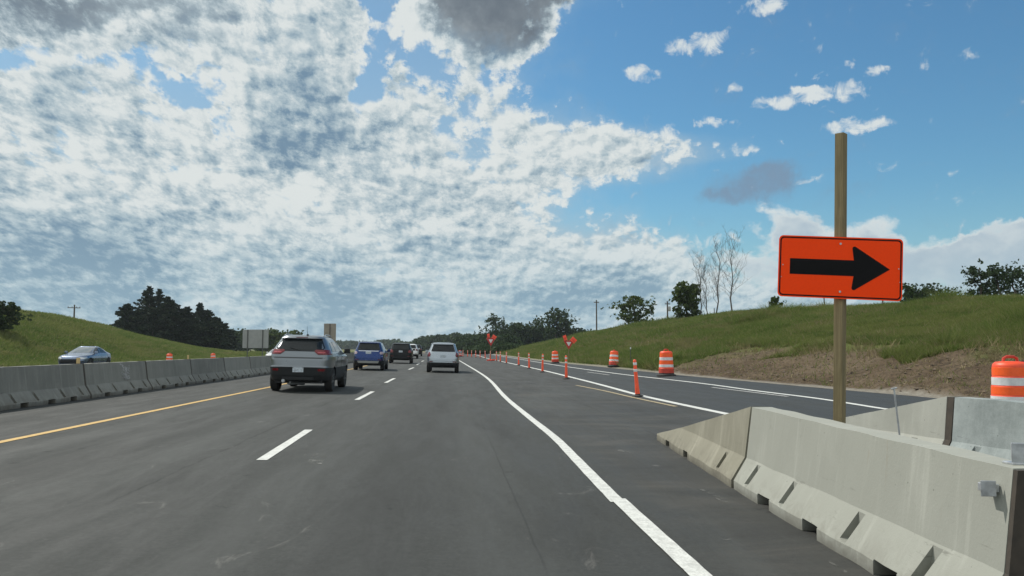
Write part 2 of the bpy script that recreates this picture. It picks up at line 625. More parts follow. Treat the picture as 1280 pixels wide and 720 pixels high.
nedge = S(nt, None) if False else None
# gravel verge hugging the ramp and the far carriageway
ecurve = n_curve(nt, gy, [(-60, 11.6), (19, 11.3), (22, 10.9), (35, 9.6), (52, 8.9), (70, 8.1), (100, 7.6), (200, 6.8), (420, 6.0)], -60, 420)
vg = (gu - ecurve + (nmid - 0.5) * 0.7).step(0.9, 0.45) * gu.step(3.0, 4.0)
gcol = n_mix(nt, vg * 0.9, gcol, grav)
vl = (gu + (nmid - 0.5) * 0.8).step(-12.5, -11.3) * gu.step(5, 4)
gcol = n_mix(nt, vl, gcol, grav)
far = n_mix(nt, n_noise(nt, P_, 0.012, 4, 0.6).step(0.4, 0.6), (0.085, 0.105, 0.035), (0.16, 0.14, 0.075))
gcol = n_mix(nt, gy.step(200, 420), gcol, far)
nt.links.new(gcol, b.inputs['Base Color'])
b.inputs['Roughness'].default_value = 1.0
b.inputs['Specular IOR Level'].default_value = 0.1
bump(nt, b, nfin * 0.6 + nmid, 0.9, 0.12)
me = bpy.data.meshes.new('ground')
me.from_pydata(V.tolist(), [], Fq.tolist())
me.polygons.foreach_set('use_smooth', [True] * len(me.polygons))
me.materials.append(m_ground)
me.update()
tag(link(bpy.data.objects.new('ground', me)), kind='structure')

# ------------------------------------------------------------ pavements
def asphalt(name, c0, c1, ramp=False):
    m, nt, b = new_mat(name)
    P_, gx, gy, gz, gu = pos_uvz(nt, 0.078)
    lv = n_combine(nt, gu, gy * 0.16, 0.0)
    big = n_noise(nt, lv, 0.35, 5, 0.6)
    sv = n_combine(nt, gu * 1.0, gy * 0.05, 0.0)
    strk = n_noise(nt, sv, 1.6, 5, 0.65)
    fin = n_noise(nt, P_, 26.0, 4, 0.75)
    grn = n_noise(nt, P_, 150.0, 2, 0.8)
    mid = n_noise(nt, lv, 2.2, 7, 0.68, 0.4)
    col = n_mix(nt, (big * 0.35 + strk * 0.45 + mid * 0.35).step(0.38, 0.78), c0, c1)
    med = n_noise(nt, P_, 9.0, 6, 0.75)
    col = n_mix(nt, med.step(0.40, 0.62), n_mix(nt, 0.22, col, (0.006, 0.006, 0.006)), col)
    col = n_mix(nt, fin.step(0.35, 0.75) * 0.45, col, tuple(v * 1.55 for v in c1))
    col = n_mix(nt, grn.step(0.55, 0.8) * 0.45, col, tuple(v * 2.0 for v in c1))
    col = n_mix(nt, grn.step(0.45, 0.25) * 0.5, col, tuple(v * 0.5 for v in c0))
    # oil-darkened lane centres, polished wheel tracks
    def band(c, w):
        q = (gu - c + (mid - 0.5) * 0.25) / w
        return (q * q).step(0.0, 1.0, 1.0, 0.0)
    if not ramp:
        col = n_mix(nt, (band(-0.55, 0.55) + band(-4.35, 0.55)) * strk.step(0.3, 0.7) * 0.45, col, tuple(v * 0.62 for v in c0))
        col = n_mix(nt, (band(0.45, 0.4) + band(-1.6, 0.4) + band(-3.4, 0.35) + band(-5.3, 0.4)) * 0.22, col, tuple(v * 1.5 for v in c1))
        # scuffed, darker patch of fresh asphalt right of the shifted edge line
        col = n_mix(nt, (gu + (mid - 0.5) * 0.5).step(1.7, 2.3) * 0.35, col, (0.034, 0.034, 0.032))
        # ragged paving seam beside the lane line
        w_ = n_noise(nt, n_combine(nt, gy * 0.8, 0.0, 0.0), 1.2, 6, 0.7)
        q = (gu + 2.92 + (w_ - 0.5) * 0.22) / 0.022
        seam = (q * q).step(0.2, 1.0, 1.0, 0.0) * mid.step(0.42, 0.56)
        col = n_mix(nt, seam * 0.7, col, tuple(v * 0.4 for v in c0))
        # pale scrapes and dust
        sc = n_noise(nt, n_combine(nt, gu * 1.5, gy * 0.7, 3.0), 1.5, 6, 0.75, 1.2)
        col = n_mix(nt, sc.step(0.63, 0.74) * 0.5, col, (0.16, 0.155, 0.145))
        # worn, dusty shoulder beyond the shifted line: brownish sweeps across the pavement
        lat = n_noise(nt, n_combine(nt, gu * 0.35, gy * 0.9, 11.0), 1.1, 7, 0.7, 0.8)
        side = (gu + (mid - 0.5) * 0.6).step(1.5, 2.1)
        col = n_mix(nt, side * lat.step(0.45, 0.68) * 0.45, col, (0.078, 0.073, 0.064))
        col = n_mix(nt, side * lat.step(0.46, 0.36) * 0.45, col, (0.022, 0.022, 0.021))
        blot = n_noise(nt, n_combine(nt, gu, gy * 0.13, 19.0), 0.55, 6, 0.68, 0.7)
        col = n_mix(nt, blot.step(0.52, 0.66) * 0.40, col, tuple(v * 1.45 for v in c1))
        col = n_mix(nt, blot.step(0.45, 0.34) * 0.45, col, tuple(v * 0.66 for v in c0))
        # paving joints
        for uj, wj, kj in ((0.62, 0.012, 0.45), (3.35, 0.016, 0.6), (-6.55, 0.014, 0.5)):
            qj = (gu - uj + (w_ - 0.5) * 0.06) / wj
            col = n_mix(nt, (qj * qj).step(0.2, 1.0, 1.0, 0.0) * mid.step(0.38, 0.52) * kj, col, tuple(v * 0.45 for v in c0))
        # oil drips
        dr = nt.nodes.new('ShaderNodeTexVoronoi')
        dr.voronoi_dimensions = '2D'
        nt.links.new(P_, dr.inputs['Vector'])
        dr.inputs['Scale'].default_value = 1.1
        dd = S(nt, dr.outputs['Distance'])
        col = n_mix(nt, (dd + (fin - 0.5) * 0.08).step(0.075, 0.03) * mid.step(0.5, 0.62) * 0.6, col, tuple(v * 0.4 for v in c0))
        # transverse cracks
        w2 = n_noise(nt, n_combine(nt, gu * 0.9, gy * 0.02, 7.0), 1.5, 6, 0.7)
        fr = (gy * 0.21 + (w2 - 0.5) * 0.35)._m('FRACT', gy * 0.21 + (w2 - 0.5) * 0.35)
        tr = ((fr - 0.5) * (fr - 0.5)).step(0.0, 0.000015, 1.0, 0.0) * mid.step(0.5, 0.6)
        col = n_mix(nt, tr * 0.6, col, tuple(v * 0.4 for v in c0))
    nt.links.new(col, b.inputs['Base Color'])
    nt.links.new(mid.step(0.3, 0.7, 0.70, 0.90).s, b.inputs['Roughness'])
    b.inputs['Specular IOR Level'].default_value = 0.35
    bump(nt, b, fin * 0.5 + grn, 0.5, 0.006)
    return m


m_road = asphalt('worn_asphalt', (0.0255, 0.0275, 0.026), (0.039, 0.042, 0.040))
m_ramp = asphalt('dark_asphalt', (0.022, 0.0255, 0.027), (0.034, 0.038, 0.039), ramp=True)


def sheet(name, left, right, y0, y1, lift, mat, cuts=(-4.6, 0.0, 4.5, 9.0), kind='structure', step=4.0):
    """strip between two u(y) functions, following the road surface"""
    rows = np.unique(np.concatenate([np.arange(y0, y1, step), [y1]]))
    vs, fs = [], []
    for y in rows:
        l, r = left(y), right(y)
        cols = [l] + [min(max(c, l), r) for c in cuts] + [r]
        for c in cols:
            x = c - K_ROAD * y
            vs.append((x, y, Hf(x, y) + lift))
    n = len(cuts) + 2
    for i in range(len(rows) - 1):
        for j in range(n - 1):
            q = i * n + j
            if abs(vs[q][0] - vs[q + 1][0]) < 1e-6 and abs(vs[q + n][0] - vs[q + n + 1][0]) < 1e-6:
                continue
            fs.append((q, q + 1, q + n + 1, q + n))
    o = mesh_obj(name, vs, fs, mat)
    bm = bmesh.new()
    bm.from_mesh(o.data)
    bmesh.ops.remove_doubles(bm, verts=bm.verts, dist=1e-5)
    bmesh.ops.delete(bm, geom=[v for v in bm.verts if not v.link_faces], context='VERTS')
    bm.to_mesh(o.data)
    bm.free()
    return tag(o, kind=kind)


def poly_u(pix, pre=None, post=None):
    pts = []
    for px, py in pix:
        x, y = gp(px, py)
        pts.append((y, x + K_ROAD * y))
    pts.sort()
    if pre is not None:
        pts = [pre(pts)] + pts
    if post is not None:
        pts = pts + [post(pts)]
    Ys, Us = [p[0] for p in pts], [p[1] for p in pts]
    return (lambda y: float(np.interp(y, Ys, Us))), Ys, Us


gore_u, _, _ = poly_u([(891, 514), (832, 501.5), (793, 492.5), (754.5, 482), (715.6, 472), (677, 462.6), (642, 455)],
                      pre=lambda p: (4.0, p[0][1] + (p[0][0] - 4.0) * 0.06), post=lambda p: (420, 3.6))
edge_f = lambda y: float(np.interp(y, EDGE_Y, EDGE_U))
sheet('road', lambda y: -9.25, lambda y: gore_u(y), -60, 900, 0.0, m_road, step=2.0)
sheet('ramp_road', lambda y: gore_u(y), edge_f, -60, 900, 0.0, m_ramp, step=2.0)
sheet('far_road', lambda y: -31.0, lambda y: -21.0, -60, 900, 0.0, m_ramp, cuts=(-26,), step=3.0)

# paint
def paint_mat(name, c, wear):
    m, nt, b = new_mat(name)
    P_, gx, gy, gz, gu = pos_uvz(nt)
    n = n_noise(nt, P_, 9.0, 7, 0.75)
    n2 = n_noise(nt, P_, 70.0, 4, 0.8)
    col = n_mix(nt, (n * 0.5 + n2 * 0.5).step(0.40, 0.62), tuple(v * 0.62 for v in c), c)
    col = n_mix(nt, (n * 0.45 + n2 * 0.55).step(wear, wear + 0.05), col, (0.07, 0.068, 0.064))
    nt.links.new(col, b.inputs['Base Color'])
    b.inputs['Roughness'].default_value = 0.7
    bump(nt, b, n2, 0.4, 0.004)
    return m


m_white = paint_mat('white_road_paint', (0.66, 0.67, 0.64), 0.60)
m_worn = paint_mat('worn_white_paint', (0.42, 0.42, 0.40), 0.53)
m_yellow = paint_mat('yellow_road_paint', (0.62, 0.40, 0.12), 0.57)
m_tape = paint_mat('old_yellow_paint', (0.42, 0.34, 0.20), 0.52)


def stripe(name, pts, width, mat, lift=0.006):
    """painted stripe along ground points (x, y)"""
    fine = []
    for (x0, y0), (x1, y1) in zip(pts[:-1], pts[1:]):
        n = max(1, int(math.hypot(x1 - x0, y1 - y0) / 1.0))
        for i in range(n):
            fine.append((x0 + (x1 - x0) * i / n, y0 + (y1 - y0) * i / n))
    fine.append(pts[-1])
    vs, fs = [], []
    for i, (x, y) in enumerate(fine):
        a, c = fine[max(i - 1, 0)], fine[min(i + 1, len(fine) - 1)]
        dx, dy = c[0] - a[0], c[1] - a[1]
        L = math.hypot(dx, dy)
        nx, ny = dy / L, -dx / L
        w = width * (1 + 0.03 * math.sin(i * 2.3))
        for s in (-w / 2, w / 2):
            vs.append((x + nx * s, y + ny * s, Hf(x + nx * s, y + ny * s) + lift))
    for i in range(len(fine) - 1):
        fs.append((2 * i, 2 * i + 1, 2 * i + 3, 2 * i + 2))
    return tag(mesh_obj(name, vs, fs, mat), kind='structure')


def smooth_pts(pix, n=6, ext=None):
    g = [gp(*p) for p in pix]
    out = []
    for i in range(len(g) - 1):
        p0, p1, p2, p3 = g[max(i - 1, 0)], g[i], g[i + 1], g[min(i + 2, len(g) - 1)]
        for k in range(n):
            t = k / n
            out.append(tuple(0.5 * (2 * p1[j] + (p2[j] - p0[j]) * t + (2 * p0[j] - 5 * p1[j] + 4 * p2[j] - p3[j]) * t * t + (3 * p1[j] - p0[j] - 3 * p2[j] + p3[j]) * t ** 3) for j in (0, 1)))
    out.append(g[-1])
    if ext:
        out.append(ext)
    return out


wl = smooth_pts([(573.6, 450.5), (583, 456), (607, 471), (630, 495), (657, 518), (692, 546), (716, 570), (743, 598), (772.5, 628)], 5)
wl2 = smooth_pts([(772.5, 624.5), (813, 662.6), (848, 695), (882, 727)], 4)
x9, y9 = wl2[-1]
wl2.append((x9 - 0.25 * 3, y9 - 3 + 0.8))
stripe('edge_line', wl, 0.135, m_white)
stripe('edge_line', wl2, 0.140, m_white, 0.010)
gl = smooth_pts([(642, 455), (677, 462.6), (715.6, 472), (754.5, 482), (793, 492.5), (832, 501.5), (891, 514)], 4)
xa, ya = gl[-1]
gl.append((xa + 0.6, ya - 5))
gl = [(3.75 - K_ROAD * 180, 180), (4.0 - K_ROAD * 110, 110)] + gl
stripe('ramp_edge_line', gl, 0.17, m_white)
yl = smooth_pts([(720, 481.8), (754, 488.5), (793, 497.5), (845, 508.5)], 3)
stripe('old_edge_line', yl, 0.11, m_tape, 0.009)
# ramp's right edge line and its dashes
rl = smooth_pts([(698, 457), (770, 467), (870, 478.5), (940, 488), (1020, 498), (1100, 510.5)], 4)
xb, yb = rl[-1]
rl.append((xb + 1.0, yb - 9))
rl = [(6.6 - K_ROAD * 170, 170)] + rl
stripe('ramp_shoulder_line', rl, 0.13, m_white)
for a_, b_ in (((890, 484.5), (985, 496)), ((734, 465.2), (762, 469))):
    stripe('ramp_dash_line', [gp(*a_), gp(*b_)], 0.11, m_worn, 0.009)
# yellow line and lane dashes
y1_, y2_ = gp(0, 553), gp(335, 484.5)
yu1, yu2 = y1_[0] + K_ROAD * y1_[1], y2_[0] + K_ROAD * y2_[1]
ylu = lambda y: yu2 - 0.012 * max(0, y - 25)
stripe('median_edge_line', [(yu1 + 0.2 - K_ROAD * -10, -10), y1_, y2_, (ylu(60) - K_ROAD * 60, 60), (ylu(110) - K_ROAD * 110, 110), (ylu(200) - K_ROAD * 200, 200)], 0.13, m_yellow)
dashes = [((327, 575.5), (386, 537.5)), ((446, 500), (466, 489.5)), ((482, 478.6), (493, 473)), ((511, 462), (517, 459.5)), ((521, 456), (524.5, 454.2)), ((527, 452), (529.5, 450.8))]
for a_, b_ in dashes:
    stripe('lane_dash_line', [gp(*a_), gp(*b_)], 0.13, m_white)
p0_ = gp(327, 575.5)
stripe('lane_dash_line', [(p0_[0] + 0.68, p0_[1] - 9.5), (p0_[0] + 0.9, p0_[1] - 12.6)], 0.13, m_white)
# chalky scrape marks beside the barrier and in the lane
m_scrape, nt, b = new_mat('chalky_scrape')
P_, gx, gy, gz, gu = pos_uvz(nt)
sc_ = n_noise(nt, P_, 7.0, 7, 0.8, 0.5)
b.inputs['Base Color'].default_value = (0.26, 0.26, 0.24, 1)
b.inputs['Roughness'].default_value = 0.9
nt.links.new((sc_.step(0.50, 0.66) * 0.75).s, b.inputs['Alpha'])
for a_, b_, w_ in (((880, 612), (912, 630), 0.07), ((905, 674), (925, 679), 0.05), ((392, 581), (402, 567), 0.14), ((1035, 702), (1066, 722), 0.02), ((770, 563), (792, 566), 0.10), ((560, 485), (566, 487), 0.08)):
    stripe('scrape_mark', [gp(*a_), gp(*b_)], w_ * 1.3, m_scrape, 0.007)

# ============================================================ concrete barriers
def concrete(name, c0, c1, pit=0.3, streak=0.35, cool=False, grime=0.5):
    m, nt, b = new_mat(name)
    tcn = nt.nodes.new('ShaderNodeTexCoord')
    oi = nt.nodes.new('ShaderNodeObjectInfo')
    rnd = S(nt, oi.outputs['Random'])
    sp = nt.nodes.new('ShaderNodeSeparateXYZ')
    nt.links.new(tcn.outputs['Object'], sp.inputs[0])
    x, y, z = (S(nt, sp.outputs[i]) for i in range(3))
    yo = y + rnd * 37.0
    P_ = n_combine(nt, x, yo, z)
    big = n_noise(nt, P_, 1.6, 6, 0.62)
    st = n_noise(nt, n_combine(nt, x, yo * 9.0, z * 0.7), 1.2, 5, 0.65)
    fin = n_noise(nt, P_, 30.0, 5, 0.75)
    pits = n_noise(nt, P_, 55.0, 3, 0.6)
    hand = n_noise(nt, P_, 5.0, 6, 0.75, 0.8)
    col = n_mix(nt, (big * 0.6 + st * streak + fin * 0.15 + (rnd - 0.5) * 0.25).step(0.32, 0.75), c0, c1)
    col = n_mix(nt, st.step(0.55, 0.72) * streak, col, tuple(min(1, v * 1.35) for v in c1))
    col = n_mix(nt, (pits * 0.6 + hand * 0.4).step(0.64, 0.70) * pit, col, tuple(v * 0.35 for v in c0))
    col = n_mix(nt, hand.step(0.60, 0.72) * 0.25, col, tuple(v * 0.55 for v in c0))
    vo = nt.nodes.new('ShaderNodeTexVoronoi')
    nt.links.new(P_, vo.inputs['Vector'])
    vo.inputs['Scale'].default_value = 11.0
    hole = (S(nt, vo.outputs['Distance']) + (pits - 0.5) * 0.05).step(0.075, 0.05) * big.step(0.42, 0.60)
    col = n_mix(nt, hole * 0.8, col, tuple(v * 0.3 for v in c0))
    sm = n_noise(nt, n_combine(nt, x, yo * 0.8, z * 7.0), 2.0, 6, 0.75, 0.6)
    col = n_mix(nt, sm.step(0.60, 0.72) * z.step(0.62, 0.30) * z.step(0.02, 0.12) * 0.45, col, (0.06, 0.057, 0.05))
    rs = n_noise(nt, n_combine(nt, x, yo * 5.0, z * 0.6), 1.4, 5, 0.7)
    col = n_mix(nt, rs.step(0.66, 0.76) * z.step(0.85, 0.45, 1.0, 0.2) * 0.35, col, (0.20, 0.135, 0.075))
    low = z.step(0.30, 0.0, 0.0, 1.0) * hand.step(0.42, 0.60)
    col = n_mix(nt, low * grime, col, (0.13, 0.12, 0.10))
    col = n_mix(nt, z.step(0.08, 0.0) * 0.5, col, (0.09, 0.085, 0.075))
    nt.links.new(col, b.inputs['Base Color'])
    b.inputs['Roughness'].default_value = 0.92
    b.inputs['Specular IOR Level'].default_value = 0.25
    bump(nt, b, fin * 0.4 + pits * 0.6, 0.35, 0.006)
    return m


m_conc_new = concrete('pale_precast_concrete', (0.280, 0.288, 0.258), (0.355, 0.363, 0.330), pit=0.35, streak=0.18, grime=0.35)
m_conc_tan = concrete('tan_precast_concrete', (0.215, 0.207, 0.165), (0.30, 0.29, 0.238), pit=0.6, streak=0.3, grime=0.6)
m_conc_wet = concrete('mottled_blue_grey_concrete', (0.14, 0.165, 0.165), (0.36, 0.40, 0.40), pit=1.0, streak=0.1, grime=0.2)
m_conc_old = concrete('weathered_grey_concrete', (0.165, 0.165, 0.150), (0.245, 0.245, 0.22), pit=0.6, streak=0.35, grime=0.8)
m_conc_white = simple('powdery_white_scuff', (0.34, 0.34, 0.33), 0.95, var=0.3, scale=14)
m_steel = simple('galvanised_steel', (0.42, 0.44, 0.46), 0.45, 0.6, var=0.2)
m_rust = simple('rusty_iron', (0.055, 0.038, 0.03), 0.8, 0.3, var=0.4)
m_black = simple('black_rubber', (0.018, 0.018, 0.018), 0.75, var=0.3)
m_wood = None


def profile(top=0.81):
    half = [(0.305, 0.0), (0.305, 0.085), (0.165, 0.31), (0.098, 0.81)]
    out_ = []
    for i, (w, z) in enumerate(half):
        if z <= top:
            out_.append((w, z))
        else:
            w0, z0 = half[i - 1]
            out_.append((w0 + (w - w0) * (top - z0) / (z - z0), top))
            break
    while len(out_) < 4:
        out_.append((out_[-1][0] - 0.004, out_[-1][1] + 0.002))
    return [(x, z) for x, z in out_] + [(-x, z) for x, z in out_[::-1]]


def cut_mesh(o, cutters):
    bpy.context.view_layer.update()
    mb = MB()
    for c, s, r in cutters:
        mb.box(c, s, r)
    cut = mesh_obj('cutter_tmp', mb.v, mb.f, m_black)
    m = o.modifiers.new('cut', 'BOOLEAN')
    m.object = cut
    m.operation = 'DIFFERENCE'
    m.solver = 'EXACT'
    m.use_self = True
    bv = o.modifiers.new('bevel', 'BEVEL')
    bv.width = 0.012
    bv.segments = 2
    bv.limit_method = 'ANGLE'
    bv.angle_limit = math.radians(25)
    bpy.context.view_layer.update()
    dg = bpy.context.evaluated_depsgraph_get()
    me = bpy.data.meshes.new_from_object(o.evaluated_get(dg))
    o.modifiers.clear()
    o.data = me
    bpy.data.objects.remove(cut)
    bm = bmesh.new()
    bm.from_mesh(me)
    for v in bm.verts:       # slight unevenness of rough-cast edges
        q = v.co
        d = math.sin(q.y * 7.1 + q.z * 5) * 0.003 + math.sin(q.y * 31 + q.x * 17) * 0.0015
        v.co += Vector((d, 0, d * 0.6))
    bm.to_mesh(me)
    bm.free()
    return o


def barrier_mesh(L, name, mat, taper=False, nsec=26):
    mb = MB()
    n = 8
    for i in range(nsec + 1):
        y = L * (i / nsec - 0.5)
        top = 0.81
        if taper:
            t = i / nsec
            top = 0.81 - (0.81 - 0.10) * t
        for x, z in profile(top):
            mb.v.append(Vector((x * (1 - 0.25 * (i / nsec if taper else 0)), y, z)))
    for i in range(nsec):
        for k in range(n):
            q = i * n
            mb.f.append((q + k, q + n + k, q + n + (k + 1) % n, q + (k + 1) % n))
    mb.f.append(tuple(range(n)))
    mb.f.append(tuple(nsec * n + k for k in range(n))[::-1])
    o = mesh_obj(name, mb.v, mb.f, mat)
    cuts = []
    tilt = Matrix.Rotation(math.radians(14), 3, 'X')
    if not taper:
        for s in (-1, 1):
            for fy in (-0.36, -0.13, 0.17, 0.40):
                cuts.append(((s * 0.275, L * fy, 0.27), (0.20, 0.10, 0.36), tilt))
        for fy in (-0.27, 0.02, 0.28):
            cuts.append(((0, L * fy, 0.0), (0.9, 0.30, 0.19), None))
    else:
        for fy in (0.30, 0.02):
            cuts.append(((0, L * fy, -0.01), (0.9, 0.26, 0.20), None))
        for s in (-1, 1):
            cuts.append(((s * 0.275, -L * 0.36, 0.27), (0.20, 0.10, 0.36), tilt))
    return cut_mesh(o, cuts)


def place(o, x, y, rz, z=None):
    o.location = (x, y, Hf(x, y) - 0.004 if z is None else z)
    o.rotation_euler = (0, 0, rz)
    return o


def copy_tree(o, parent=None):
    c = o.copy()
    COL.objects.link(c)
    if parent is not None:
        c.parent = parent
    for ch in o.children:
        copy_tree(ch, c)
    return c


# near right barrier and its tapered end
near = empty('concrete_barrier', (2.53, 6.03, 0), 0.012)
tag(near, 'long pale concrete barrier filling the bottom right corner, with metal brackets at its near end', 'barrier', 'concrete barriers around the arrow sign')
nb = barrier_mesh(4.10, 'barrier_body', m_conc_new)
nb.parent = near
for (xx, yy, zz, rz_) in ((-0.165, -1.94, 0.70, 0.0),):
    mb = MB()
    mb.box((xx - 0.010, yy - 0.03, zz), (0.074, 0.006, 0.078), Matrix.Rotation(-0.12, 3, 'Z'))
    mb.box((xx + 0.015, yy + 0.01, zz), (0.07, 0.07, 0.04), None)
    mb.build('bracket', m_steel, near, bevel=0.003)
mb = MB()
mb.box((0.03, -1.93, 0.865), (0.10, 0.012, 0.11), Matrix.Rotation(-0.25, 3, 'Z'))
mb.box((0.03, -1.90, 0.816), (0.12, 0.09, 0.012), None)
mb.build('bracket', m_steel, near, bevel=0.003)
m_end_slab = simple('dark_brown_slab', (0.05, 0.042, 0.034), 0.95, var=0.3, scale=10)
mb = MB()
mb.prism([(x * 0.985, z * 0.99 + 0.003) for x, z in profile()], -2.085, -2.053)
mb.build('end_slab', m_end_slab, near)  # thin dark brown slab covering the near end face
tp = barrier_mesh(4.2, 'concrete_barrier_end', m_conc_tan, taper=True)
place(tp, 2.475, 10.26, 0.016)
tag(tp, 'pale concrete wedge sloping down to a low tip where the near right barrier ends', 'barrier end', 'concrete barriers around the arrow sign')
# barrier on the ramp side
tp2 = barrier_mesh(3.3, 'concrete_barrier_end', m_conc_new, taper=True)
place(tp2, 4.84, 11.15, math.radians(14), Hf(5.2, 10) - 0.05)
tag(tp2, 'pale concrete wedge end behind the sign post, on the ramp side', 'barrier end', 'concrete barriers around the arrow sign')
rb = barrier_mesh(3.8, 'concrete_barrier', m_conc_wet)
place(rb, 5.66, 7.47, math.radians(14), Hf(5.6, 8.6) - 0.06)
tag(rb, 'mottled blue-grey concrete barrier at the right edge, in front of the closest orange barrel', 'barrier', 'concrete barriers around the arrow sign')
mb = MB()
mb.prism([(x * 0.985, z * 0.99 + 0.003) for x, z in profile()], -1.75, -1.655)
mb.build('end_slab', m_end_slab, tp2)  # dark brown slab between the wedge and the next barrier

# median row
names_row = ['closest, with the broad bare grey face at the left edge', 'whose top carries a yellow wooden stake at the near joint', 'with the white scuff down its face', 'third from the left edge beyond the blue sedan', 'below the nearer left-hand orange barrel', 'below the farther left-hand orange barrel', 'just left of the silver SUV']
proto = barrier_mesh(3.69, 'concrete_barrier', m_conc_old)
bar_u = -8.9
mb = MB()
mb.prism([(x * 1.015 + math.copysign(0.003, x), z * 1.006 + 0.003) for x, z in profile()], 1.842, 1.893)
mb.build('end_slab', m_end_slab, proto)  # dark brown slab, slightly proud, at the far end of each segment
y0 = 18.9 - 3.78 * 4
row = []
for i in range(64):
    yc = y0 + 3.78 * (i + 0.5)
    u_ = bar_u - (0.0 if yc < 60 else 0.012 * (yc - 60))
    o = proto if i == 0 else copy_tree(proto)
    x = u_ - K_ROAD * yc
    place(o, x, yc, math.atan(K_ROAD) + random.uniform(-0.004, 0.004))
    tag(o, None, 'barrier', 'median barrier row left of the road')
    row.append((o, yc))
lab = {3: 'weathered grey median barrier cut by the left edge of the photo', 4: 'median barrier with a white powdery scuff down its face, below the blue sedan', 5: 'plain grey median barrier, the second after the one below the blue sedan',
       6: 'short-looking median barrier below the far left-hand orange barrel', 7: 'median barrier two segments left of the silver SUV', 8: 'median barrier whose far end meets the silver SUV'}
lab[5] = 'grey median barrier right after the white-scuffed one'
for i, (o, yc) in enumerate(row):
    o['label'] = lab.get(i, 'small distant grey median barrier beyond the silver SUV' if i > 8 else 'weathered grey median barrier beside the camera, left of the photo')
o4 = row[4][0]
mb = MB()
for k in range(260):      # powdery scuff as a thin crust of small flakes
    zz = random.uniform(0.36, 0.78)
    w_ = 0.178 - (zz - 0.33) * (0.088 / 0.48)
    yy = 0.45 + random.gauss(0, 0.11) + 0.05 * math.sin(zz * 23)
    s_ = random.uniform(0.008, 0.04)
    mb.box((w_ + 0.002, yy, zz), (0.004, s_, s_ * random.uniform(0.5, 1.2)), Matrix.Rotation(-0.18, 3, 'Y') @ Matrix.Rotation(random.uniform(0, 3), 3, 'X'))
mb.build('scuff', m_conc_white, o4)


def wood_mat(name, c0, c1):
    m, nt, b = new_mat(name)
    tcn = nt.nodes.new('ShaderNodeTexCoord')
    sp = nt.nodes.new('ShaderNodeSeparateXYZ')
    nt.links.new(tcn.outputs['Object'], sp.inputs[0])
    x, y, z = (S(nt, sp.outputs[i]) for i in range(3))
    n = n_noise(nt, n_combine(nt, x * 30, y * 30, z * 1.2), 1.6, 6, 0.65, 0.6)
    k = n_noise(nt, n_combine(nt, x * 8, y * 8, z * 5), 1.3, 3, 0.5)
    col = n_mix(nt, n.step(0.3, 0.7), c0, c1)
    col = n_mix(nt, k.step(0.70, 0.76) * 0.8, col, tuple(v * 0.3 for v in c0))
    col = n_mix(nt, n_noise(nt, n_combine(nt, x, y, z), 1.7, 4, 0.6).step(0.45, 0.7) * 0.4, col, tuple(v * 0.6 for v in c0))
    nt.links.new(col, b.inputs['Base Color'])
    b.inputs['Roughness'].default_value = 0.85
    bump(nt, b, n, 0.5, 0.004)
    return m


m_wood = wood_mat('treated_pine', (0.13, 0.105, 0.052), (0.225, 0.18, 0.095))
m_stake = wood_mat('yellow_stake_wood', (0.42, 0.30, 0.14), (0.58, 0.44, 0.22))
m_polewood = wood_mat('dark_pole_wood', (0.055, 0.045, 0.038), (0.10, 0.085, 0.07))

for (yy, lb, s_) in ((18.9, 'yellowish wooden stake tip above the barrier joint below the blue sedan', 1.0), (26.6, 'small pale wooden stake tip above the third barrier joint', 0.7)):
    mb = MB()
    mb.box((0, 0, 0.47), (0.09 * s_, 0.035, 0.94 + 0.02 * s_), None, 0.85)
    o = mb.build('wooden_stake', m_stake, None, bevel=0.004)
    x = bar_u - 0.02 - K_ROAD * yy
    place(o, x, yy, 0.2)
    tag(o, lb, 'stake', 'stakes at the barrier joints')

# ============================================================ arrow sign
m_orange = simple('orange_reflective_sheeting', (1.0, 0.062, 0.004), 0.5, var=0.04, scale=40, spec=0.12)
m_signblack = simple('black_sign_ink', (0.006, 0.006, 0.007), 0.5, var=0.2, spec=0.1)
m_alu = simple('sign_aluminium', (0.50, 0.51, 0.50), 0.45, 0.5, var=0.1)


def rrect(w, h, r, n=6):
    out_ = []
    for cx, cz, a0 in ((w / 2 - r, h / 2 - r, 0), (-w / 2 + r, h / 2 - r, 90), (-w / 2 + r, -h / 2 + r, 180), (w / 2 - r, -h / 2 + r, 270)):
        for k in range(n + 1):
            t = math.radians(a0 + 90 * k / n)
            out_.append((cx + r * math.cos(t), cz + r * math.sin(t)))
    return out_


ps = Vector((3.185, 7.92, 0))
post = empty('arrow_sign', (ps.x, ps.y, Hf(ps.x, ps.y)), 0.0)
tag(post, 'orange rectangular sign with a black arrow pointing right, bolted to a tall wooden post', 'road sign')
mb = MB()
mb.box((0, 0, 1.745), (0.089, 0.089, 3.62), None)
po = mb.build('post', m_wood, post, bevel=0.004)
po.rotation_euler = (0.0, math.radians(0.9), math.radians(45))
po.rotation_mode = 'XYZ'
po.matrix_local = Matrix.Rotation(math.radians(2.1), 4, 'Y') @ Matrix.Rotation(math.radians(43), 4, 'Z')
panel = empty('sign_panel', (0, 0, 0), 0)
panel.parent = post
zc_ = CAM_Z + (435 - 334.5) / F * 7.84 - Hf(ps.x, ps.y)
panel.matrix_local = Matrix.Translation((0.045, -0.075, zc_)) @ Matrix.Rotation(math.radians(-8), 4, 'Z') @ Matrix.Rotation(math.radians(3.1), 4, 'Y') @ Matrix.Diagonal((0.955, 1, 1, 1))
COL.objects.unlink(panel)
bpy.data.objects.remove(panel)
PM = Matrix.Translation((0.045, -0.075, zc_)) @ Matrix.Rotation(math.radians(-8), 4, 'Z') @ Matrix.Rotation(math.radians(3.1), 4, 'Y') @ Matrix.Diagonal((0.955, 1, 1, 1))
W_, H_ = 1.225, 0.612
